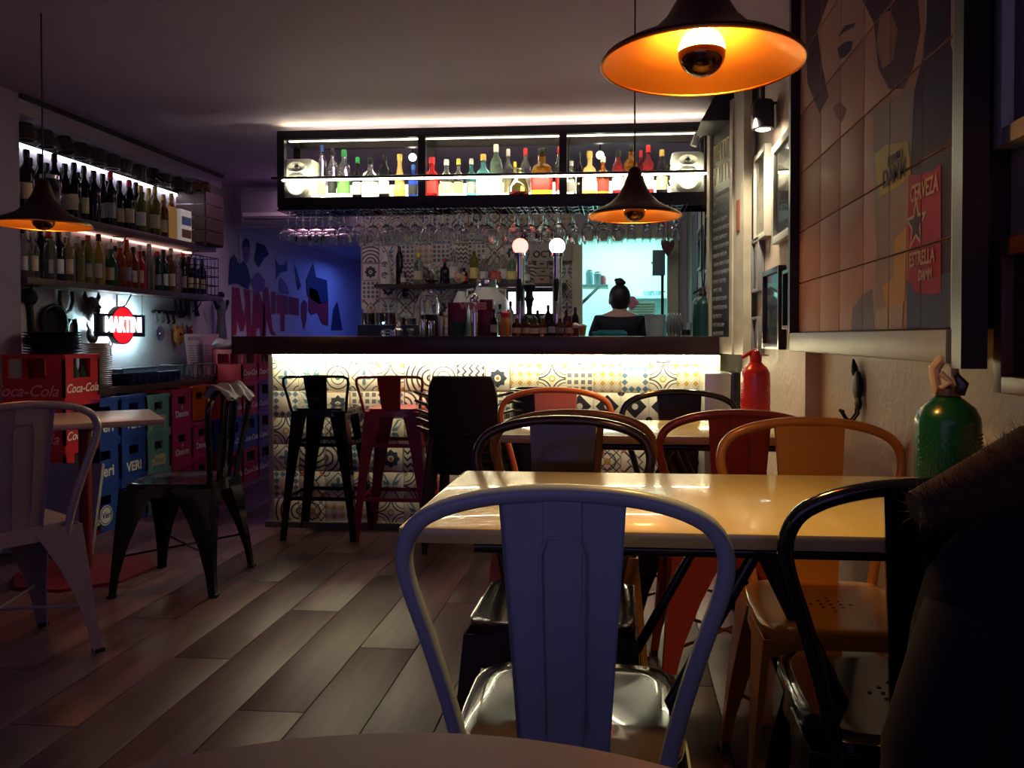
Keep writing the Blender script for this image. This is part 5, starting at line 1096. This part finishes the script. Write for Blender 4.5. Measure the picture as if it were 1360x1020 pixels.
# ================================================================== RIGHT WALL
frame_white = mat('white_frame_paint', (.62, .60, .52), .35); frame_black = mat('black_frame_paint', (.012, .01, .014), .3); frame_brown = mat('brown_frame_wood', (.12, .045, .03), .4, noise=.3)
pglass = mat('picture_glass', (1, 1, 1), .03, trans=1., ior=1.3)
def picture(y0, y1, z0, z1, fm_, label, cols, fw=.02, dep=.03, matw=.0, x=XR, inner=None):
    """framed picture on the right wall (faces -X)"""
    cy, cz = (y0+y1)/2, (z0+z1)/2; W_, H_ = abs(y1-y0), abs(z1-z0)
    t = thing('picture', label, 'picture', (x-.001, cy, cz), 0, 'framed pictures on the right wall')
    for s_ in (-1, 1):
        part('frame_side', MB().cbox((-dep/2, s_*(W_/2-fw/2), 0), (dep, fw, H_), .002), fm_, t)
        part('frame_rail', MB().cbox((-dep/2, 0, s_*(H_/2-fw/2)), (dep, W_-2*fw, fw), .002), fm_, t)
    part('backing', MB().bbox((-.010, -W_/2+fw, -H_/2+fw), (-.004, W_/2-fw, H_/2-fw)), mat(inner or 'picture_mount', (.5, .48, .42) if not inner else (.03, .03, .04), .5), t)
    w2, h2 = W_-2*fw-2*matw, H_-2*fw-2*matw; n = len(cols)
    for i, c in enumerate(cols):
        a = h2/2-h2*i/n; b = h2/2-h2*(i+1)/n
        part('print', MB().bbox((-.0115, -w2/2, b), (-.010, w2/2, a)), mat('print_%02d_%02d_%02d' % tuple(int(q*99) for q in c), c, .5, noise=.7, nscale=14), t)
    part('glazing', MB().bbox((-.019, -W_/2+fw, -H_/2+fw), (-.017, W_/2-fw, H_/2-fw)), pglass, t)
picture(3.50, 3.80, 1.50, 1.90, frame_white, 'white framed photo below the right spotlight, next to the blackboard', [(.7, .66, .5), (.55, .4, .3), (.18, .09, .07), (.12, .11, .13), (.25, .24, .25), (.1, .1, .12)], .025)
picture(2.98, 3.34, 1.44, 1.84, frame_white, 'larger white framed photo beside the large poster frame', [(.6, .55, .45), (.45, .25, .15), (.25, .12, .1), (.12, .12, .14), (.3, .3, .32), (.2, .2, .24)], .03)
picture(3.66, 3.86, 1.27, 1.52, mat('grey_frame_paint', (.25, .25, .27), .4), 'small narrow grey framed picture below the white framed photo', [(.35, .34, .33), (.3, .3, .3)], .015)
picture(3.19, 3.56, 1.01, 1.345, frame_black, 'black framed dark photo low on the wall above the red siphon', [(.20, .18, .22), (.10, .09, .12), (.2, .18, .2), (.06, .05, .07)], .022)
picture(2.93, 3.12, 1.09, 1.315, frame_black, 'small framed picture with a painted pale reflection beside the large poster frame', [(.3, .3, .36), (.55, .6, .7), (.2, .2, .25)], .014)  # pale middle band paints a bright reflection into the print
picture(3.66, 3.84, .98, 1.155, mat('grey_frame_paint', (0, 0, 0)), 'small grey framed picture low beside the blackboard', [(.32, .28, .27), (.25, .22, .22)], .014)
yh = atX(1319, 200, XN-.04); picture(yh.y-.42, yh.y, yh.z, yh.z+.58, frame_white, 'big white framed picture at the top right corner of the view', [(.25, .06, .02), (.20, .02, .03), (.08, .01, .02), (.02, .015, .03)], .032, .04, x=XN)
yi = atX(1321, 320, XN-.04); yj = atX(1321, 521, XN-.04); picture(yi.y-.44, yi.y, yj.z, yi.z, frame_brown, 'brown wooden framed dark picture at the right edge above the coat', [(.03, .02, .05), (.05, .03, .07), (.02, .015, .04)], .03, .04, x=XN)
def picture2(x, y0, y1, z0, z1, label):
    picture(y0, y1, z0, z1, mat('pale_blue_frame', (.35, .4, .42), .4), label, [(.2, .25, .28), (.5, .75, .75), (.3, .4, .45)], .018, .02, x=x)
picture2(.53, 4.60, 4.92, 1.45, 1.80, 'pale framed picture on the wall left of the blackboard'); picture2(.53, 5.15, 5.4, 1.5, 1.78, 'small narrow framed picture behind the glasses near the kitchen door')
t = thing('hanging_cable', 'thin dark cable looping down the wall near the kitchen door', 'cable', (.51, 5.0, 1.5)); t0 = [(0, .12, .45), (0, .10, 0), (0, .05, -.12), (0, -.02, -.14), (0, -.08, -.05), (0, -.12, .2), (0, -.13, .45)]; part('cable', MB().tube(t0, .005, 6), black_plastic, t)
# posters on the wall between
for k, (y, z0, z1, c, lb) in enumerate(((5.75, 1.2, 1.95, (.2, .22, .28), 'narrow grey poster hanging beside the kitchen door'), (5.1, 1.08, 1.38, (.45, .22, .32), 'pinkish poster low on the wall behind the teal siphon'))):
    single('poster', MB().bbox((.522, y-.2, z0), (.529, y+.2, z1)), mat(f'poster_{k}', c, .6, noise=.6, nscale=10), lb, 'poster')

# blackboard in an old door frame, standing a little off the wall
A = Vector((.50, 4.40, 0)); B = Vector((.622, 3.86, 0)); dv = B-A; L = dv.length; ang = math.atan2(dv.y, dv.x)
t = thing('blackboard', 'tall menu blackboard with chalk writing in an old cream wooden door frame', 'blackboard', (A.x, A.y, .975), ang); Hb = 1.26
oc = mat('old_cream_wood', (.55, .50, .38), .5, noise=.3, nscale=12)
# local x along board (towards camera), -y faces the room? choose side
side = -1
part('slate', MB().bbox((.03, side*.010, .08), (L-.16, side*.02, Hb-.02)), mat('slate', (.022, .022, .032), .5, noise=.4, nscale=10), t)
for nm, lo, hi in (('stile', (-.0, 0, 0), (.045, side*.035, Hb)), ('stile', (L-.165, 0, 0), (L-.13, side*.05, Hb)), ('stile', (L-.13, 0, 0), (L, side*.04, Hb+.08)), ('rail', (.045, 0, 0), (L-.165, side*.035, .085)), ('rail', (.045, 0, Hb-.045), (L-.165, side*.035, Hb))):
    part(nm, MB().bbox(lo, hi), oc, t)
part('latch', MB().bbox((L-.08, side*.04, .60), (L-.05, side*.048, .75)), mat('rusty_latch', (.25, .08, .04), .5), t)
ck = MB(); rc = random.Random(3); sx0, sx1 = .06, L-.18
for row_, (z, h_) in enumerate(((1.02, .085), (.90, .085))):
    x = sx0+.01
    while x < sx1-.02:
        w_ = rc.uniform(.022, .04); y0, y1 = side*.0200, side*.0212
        for a_, b_ in (((0, 0), (0, 1)), ((0, 1), (1, 1)), ((1, 0), (1, 1)), ((0, .5), (1, .5)))[:rc.choice((2, 3, 4))]:
            xa, xb = x+a_[0]*w_*.8, x+b_[0]*w_*.8; za, zb = z+a_[1]*h_, z+b_[1]*h_
            ck.bbox((min(xa, xb)-.004, y0, min(za, zb)-.004), (max(xa, xb)+.004, y1, max(za, zb)+.004))
        x += w_+.012
part('chalk_title', ck, mat('chalk_cream', (.75, .68, .42), .8), t)
ck = MB()
for r_ in range(17):
    z = .83-r_*.046; x = sx0+rc.uniform(0, .02); end = sx1-rc.uniform(0, .12)
    if r_ > 10: end = sx0+rc.uniform(.1, .24)
    while x < end:
        w_ = rc.uniform(.006, .012); ck.bbox((x, side*.0200, z), (x+.0025, side*.0210, z+rc.uniform(.012, .024)))
        ck.bbox((x, side*.0200, z+rc.uniform(0, .018)), (x+w_, side*.0210, z+rc.uniform(.019, .022))); x += w_+.005
part('chalk_writing', ck, mat('chalk_grey', (.33, .34, .38), .8), t, kind=None)
# extractor / dark box at ceiling and spotlights
t = thing('ceiling_box', 'dark box fixed under the ceiling above the blackboard', 'box', (.40, 4.05, 2.21)); part('body', MB().poly([(.0, 0, -.06), (.27, 0, -.06), (.27, 0, .12), (.10, 0, .12)], (0, .3, 0)), mat('dark_box', (.02, .015, .025), .5), t)
for i, (px, py, y, lb) in enumerate(((1012, 153, 3.42, 'chrome cylinder spotlight shining down between the blackboard and the poster frame'), (1046, 152, 3.35, 'dark spotlight pointing at the white framed photos'))):
    p = atY(px, py, y); px_ = min(p.x, .60); t = thing('spotlight', lb, 'lamp', (p.x if i == 0 else .585, y, p.z))
    part('housing', MB().lathe([(.040, -.060), (.045, -.058), (.045, .045), (.038, .058), (0, .058)], n=24), mat('warm_chrome', (.35, .25, .22), .2, 1.) if i == 0 else frame_black, t)
    part('bulb', MB().sphere((0, 0, -.052), (.038, .038, .014), 18, 8), emis('spot_lens', (1, .88, .68), 14), t); part('stem', MB().cyl((0, 0, .058), (0, 0, HC-p.z), .007), dark_metal, t)
    part('arm', MB().cyl((0, 0, .03), (.65-t.location.x-.01, 0, .05), .006), dark_metal, t)
light('right_spotlight', 'SPOT', (.50, 3.33, 1.95), 26, (1, .85, .60), (R(0), R(-22), 0), .03, spot=120, blend=.8)
light('left_spotlight', 'SPOT', (.48, 3.60, 1.93), 18, (1, .85, .62), (R(10), R(-15), 0), .03, spot=120, blend=.8)

# big poster on tiles in a deep dark frame
XM = .612; MY0, MY1, MZ0 = 1.50, 2.80, 1.075
t = thing('framed_poster', 'very large vintage beer poster on panels in a grey frame on the right wall', 'poster', (0, 0, 0)); MZ1 = 2.30
grf = mat('grey_frame_wood', (.22, .21, .23), .45, noise=.3, nscale=10); dkf = mat('dark_deep_frame', (.02, .008, .012), .4)
part('backing', MB().bbox((XM+.012, MY0, MZ0), (XN-.001, MY1, MZ1)), dkf, t)
part('sill', MB().cbox((XM-.005, (MY0+MY1)/2, MZ0-.032), (.05, MY1-MY0+.05, .062), .005), grf, t, label='grey wooden lower rail')
part('side_board', MB().bbox((XM-.028, MY0-.085, MZ0-.07), (XM+.016, MY0-.045, MZ1)), dkf, t); part('side_rail', MB().bbox((XM-.012, MY0-.045, MZ0-.06), (XM+.02, MY0, MZ1)), grf, t)
part('side_board', MB().bbox((XM-.03, MY1, MZ0-.06), (XN-.001, MY1+.03, MZ1)), dkf, t)
ty = [MY0]+[atX(px, 300, XM).y for px in (1224, 1181, 1146, 1115, 1089)]+[MY1]
tz = [MZ0, 1.245, 1.42, 1.62, 1.82, 2.02, 2.22, MZ1]
skinp = mat('poster_skin', (.46, .25, .20), .5, noise=.15, nscale=3)
for j in range(len(tz)-1):
    for i in range(len(ty)-1):
        put('panel', MB().cbox((0, 0, 0), (.010, ty[i+1]-ty[i]-.004, tz[j+1]-tz[j]-.004), .0012).mesh('panel', skinp), t, (XM+.006, (ty[i]+ty[i+1])/2, (tz[j]+tz[j+1])/2))
def clip(poly, axis, val, keep):
    out = []; n = len(poly)
    for i in range(n):
        a, b = poly[i], poly[(i+1) % n]; ia, ib = (a[axis]-val)*keep >= 0, (b[axis]-val)*keep >= 0
        if ia: out.append(a)
        if ia != ib:
            f = (val-a[axis])/(b[axis]-a[axis]); out.append((a[0]+(b[0]-a[0])*f, a[1]+(b[1]-a[1])*f))
    return out
def mprint(name, pts, m, lay=0, label=None, raw=False):
    P = pts if raw else [tuple(atX(px, py, XM))[1:] for px, py in pts]; mb = MB()
    for j in range(len(tz)-1):
        for i in range(len(ty)-1):
            q_ = P
            for ax, v, k in ((0, ty[i]+.003, 1), (0, ty[i+1]-.003, -1), (1, tz[j]+.003, 1), (1, tz[j+1]-.003, -1)):
                q_ = clip(q_, ax, v, k)
                if len(q_) < 3: break
            if len(q_) >= 3: mb.poly([(XM+.0009-.0004*lay, a, b) for a, b in q_], (-.0003, 0, 0))
    if mb.v: part(name, mb, m, t, label=label)
pm_c = lambda n, c: mat('poster_'+n, c, .5, noise=.2, nscale=6)
mprint('hair_print', [(1066, -60), (1180, -60), (1215, -40), (1222, 40), (1212, 90), (1200, 118), (1180, 118), (1166, 90), (1160, 30), (1140, -10), (1100, 0), (1085, 40), (1092, 90), (1100, 128), (1088, 150), (1072, 110)], pm_c('hair', (.10, .045, .075)))
mprint('ear_print', [(1168, 20), (1182, 14), (1192, 40), (1186, 80), (1172, 92), (1164, 60)], pm_c('ear', (.33, .17, .14)), 1)
mprint('brow_print', [(1112, 50), (1122, 34), (1136, 30), (1134, 36), (1122, 42)], pm_c('dark', (.07, .05, .09)), 1)
mprint('eye_print', [(1112, 64), (1122, 56), (1132, 54), (1131, 66), (1122, 76), (1115, 78)], pm_c('dark', (0, 0, 0)), 1)
mprint('lips_print', [(1106, 142), (1116, 134), (1124, 146), (1118, 162), (1110, 156)], pm_c('lips', (.32, .10, .09)), 1)
mprint('bottle_print', [(1232, -60), (1262, -60), (1262, 60), (1272, 90), (1280, 200), (1280, 450), (1207, 450), (1207, 230), (1214, 120), (1224, 80), (1230, 30)], pm_c('bottle', (.045, .025, .07)), 0)
mprint('blue_ground_print', [(1204, 372), (1275, 360), (1275, 450), (1204, 450)], pm_c('blue', (.055, .07, .16)), 1)
mprint('glass_print', [(1160, 150), (1214, 112), (1210, 220), (1202, 330), (1200, 420), (1196, 440), (1166, 440), (1161, 420), (1164, 330), (1160, 240)], pm_c('glass', (.30, .22, .20)), 1)
mprint('beer_print', [(1188, 320), (1204, 300), (1202, 400), (1192, 415), (1178, 415), (1172, 380), (1186, 370)], pm_c('beer', (.50, .30, .12)), 2)
mprint('glass_base_print', [(1163, 412), (1200, 400), (1198, 438), (1166, 442)], pm_c('base', (.42, .30, .24)), 3)
mprint('shadow_print', [(1130, 440), (1132, 410), (1145, 392), (1158, 384), (1161, 440)], pm_c('shade', (.20, .15, .22)), 0)
mprint('yellow_label_print', [(1162, 205), (1178, 192), (1206, 188), (1210, 232), (1196, 246), (1168, 262)], pm_c('yellow', (.48, .36, .10)), 3)
mprint('red_label_print', [(1207, 232), (1222, 232), (1240, 226), (1250, 218), (1250, 388), (1238, 392), (1216, 388), (1206, 372)], pm_c('red', (.30, .03, .08)), 3)
def star(cy, cz, r_):
    return [(cy+(r_ if k % 2 == 0 else r_*.42)*math.sin(k*PI/5), cz+(r_ if k % 2 == 0 else r_*.42)*math.cos(k*PI/5)*1.0) for k in range(10)]
c_ = atX(1217, 298, XM); mprint('star_print', star(c_.y, c_.z, .062), pm_c('star_edge', (.45, .30, .25)), 4, raw=True); mprint('star_print', star(c_.y, c_.z, .043), pm_c('dark', (0, 0, 0)), 5, raw=True)
def mtext(s, px, py, size, m, sx=.8, shear=0.):
    p = atX(px, py, XM); put('lettering', text_mesh(s, size, .0003, m, shear, .001, sx), t, (XM-.0022, p.y, p.z), FXm)
mtext('ESTRELLA', 1190, 210, .028, pm_c('dark', (0, 0, 0)), .8); mtext('DAMM', 1188, 232, .056, pm_c('dark', (0, 0, 0)), .9); lt_ = pm_c('star_edge', (0, 0, 0))
mtext('CERVEZA', 1228, 252, .05, lt_, .7); mtext('ESTRELLA', 1225, 343, .042, lt_, .75); mtext('DAMM', 1230, 365, .03, lt_, .8)

# bird-shaped double hook
p = atX(1142, 520, XN-.004); t = thing('wall_hook', 'dark cast metal double hook shaped like a sitting bird under the big poster', 'hook', tuple(p))
part('bird', MB().sphere((-.008, -.005, .015), (.012, .030, .048), 14, 10).sphere((-.01, .018, .062), (.010, .015, .020), 10, 8).tube([(-.01, .02, .07), (-.012, .026, .095)], [.01, .003], 7).sphere((-.01, -.02, -.035), (.01, .02, .02), 10, 6), iron, t)
for q_ in (-.014, .012): part('hook', MB().tube([(-.006, q_, -.02), (-.008, q_, -.065), (-.02, q_+.006, -.085), (-.035, q_+.016, -.082), (-.045, q_+.026, -.062)], .0035, 7).sphere((-.045, q_+.026, -.06), .0055, 8, 6), iron, t)

# ================================================================== COAT OVER THE NEAR RIGHT CHAIR
cxx = atY(1398, 700, .93).x; t = thing('coat', 'dark fuzzy collared coat bundled over the black chair at the bottom right corner', 'coat', (cxx, .93, .255))
cb = MB(); ringz = [(0, .19), (.08, .205), (.2, .20), (.32, .185), (.42, .165), (.50, .150), (.56, .13), (.60, .10), (.625, .05)]
vs = []; n = 40
for z, r_ in ringz:
    for i in range(n):
        a = 2*PI*i/n; fold = 1+.05*math.sin(5*a+z*7)+.03*math.sin(11*a-z*13)
        vs.append((r_*1.0*math.cos(a)*fold, r_*.42*math.sin(a)*fold, z+.02*math.cos(a)*(z > .4)))
fs = [(j*n+i, j*n+(i+1) % n, (j+1)*n+(i+1) % n, (j+1)*n+i) for j in range(len(ringz)-1) for i in range(n)]+[tuple(range(n))[::-1], tuple((len(ringz)-1)*n+i for i in range(n))]
cb.add(vs, fs); part('body', cb, mat('near_black_coat', (.006, .005, .012), .95), t)
sl = MB().tube([(-.10, -.03, .50), (-.15, -.06, .36), (-.155, -.07, .18), (-.14, -.06, .0)], [.05, .055, .05, .045], 14); part('sleeve', sl, mat('near_black_coat', (0, 0, 0)), t)
fur = mat('dark_brown_fur', (.035, .016, .016), .95)
col_path = [(-.145, .01, .605), (-.07, .02, .63), (.0, .03, .66), (.08, .03, .68), (.16, .02, .66)]
part('collar', MB().tube(col_path, [.022, .036, .045, .05, .045], 14), fur, t)
ft = MB(); rf = random.Random(5)
for k in range(2600):
    u = rf.random()*3.999; i = int(u); f = u-i; c0, c1 = Vector(col_path[i]), Vector(col_path[i+1]); c = c0.lerp(c1, f); r_ = [.022, .036, .045, .05, .045][i]*(1-f)+[.022, .036, .045, .05, .045][i+1]*f
    a = rf.random()*2*PI; d = Vector((-.3*rf.random(), math.cos(a), math.sin(a))).normalized(); b = c+d*r_*.92; tip = b+d*rf.uniform(.008, .022)+Vector((rf.uniform(-.008, .008), 0, rf.uniform(-.008, .008)))
    s_ = d.orthogonal().normalized()*.0007; ft.add([b-s_, b+s_, tip], [(0, 1, 2)])
part('fur', ft, fur, t, kind='stuff')
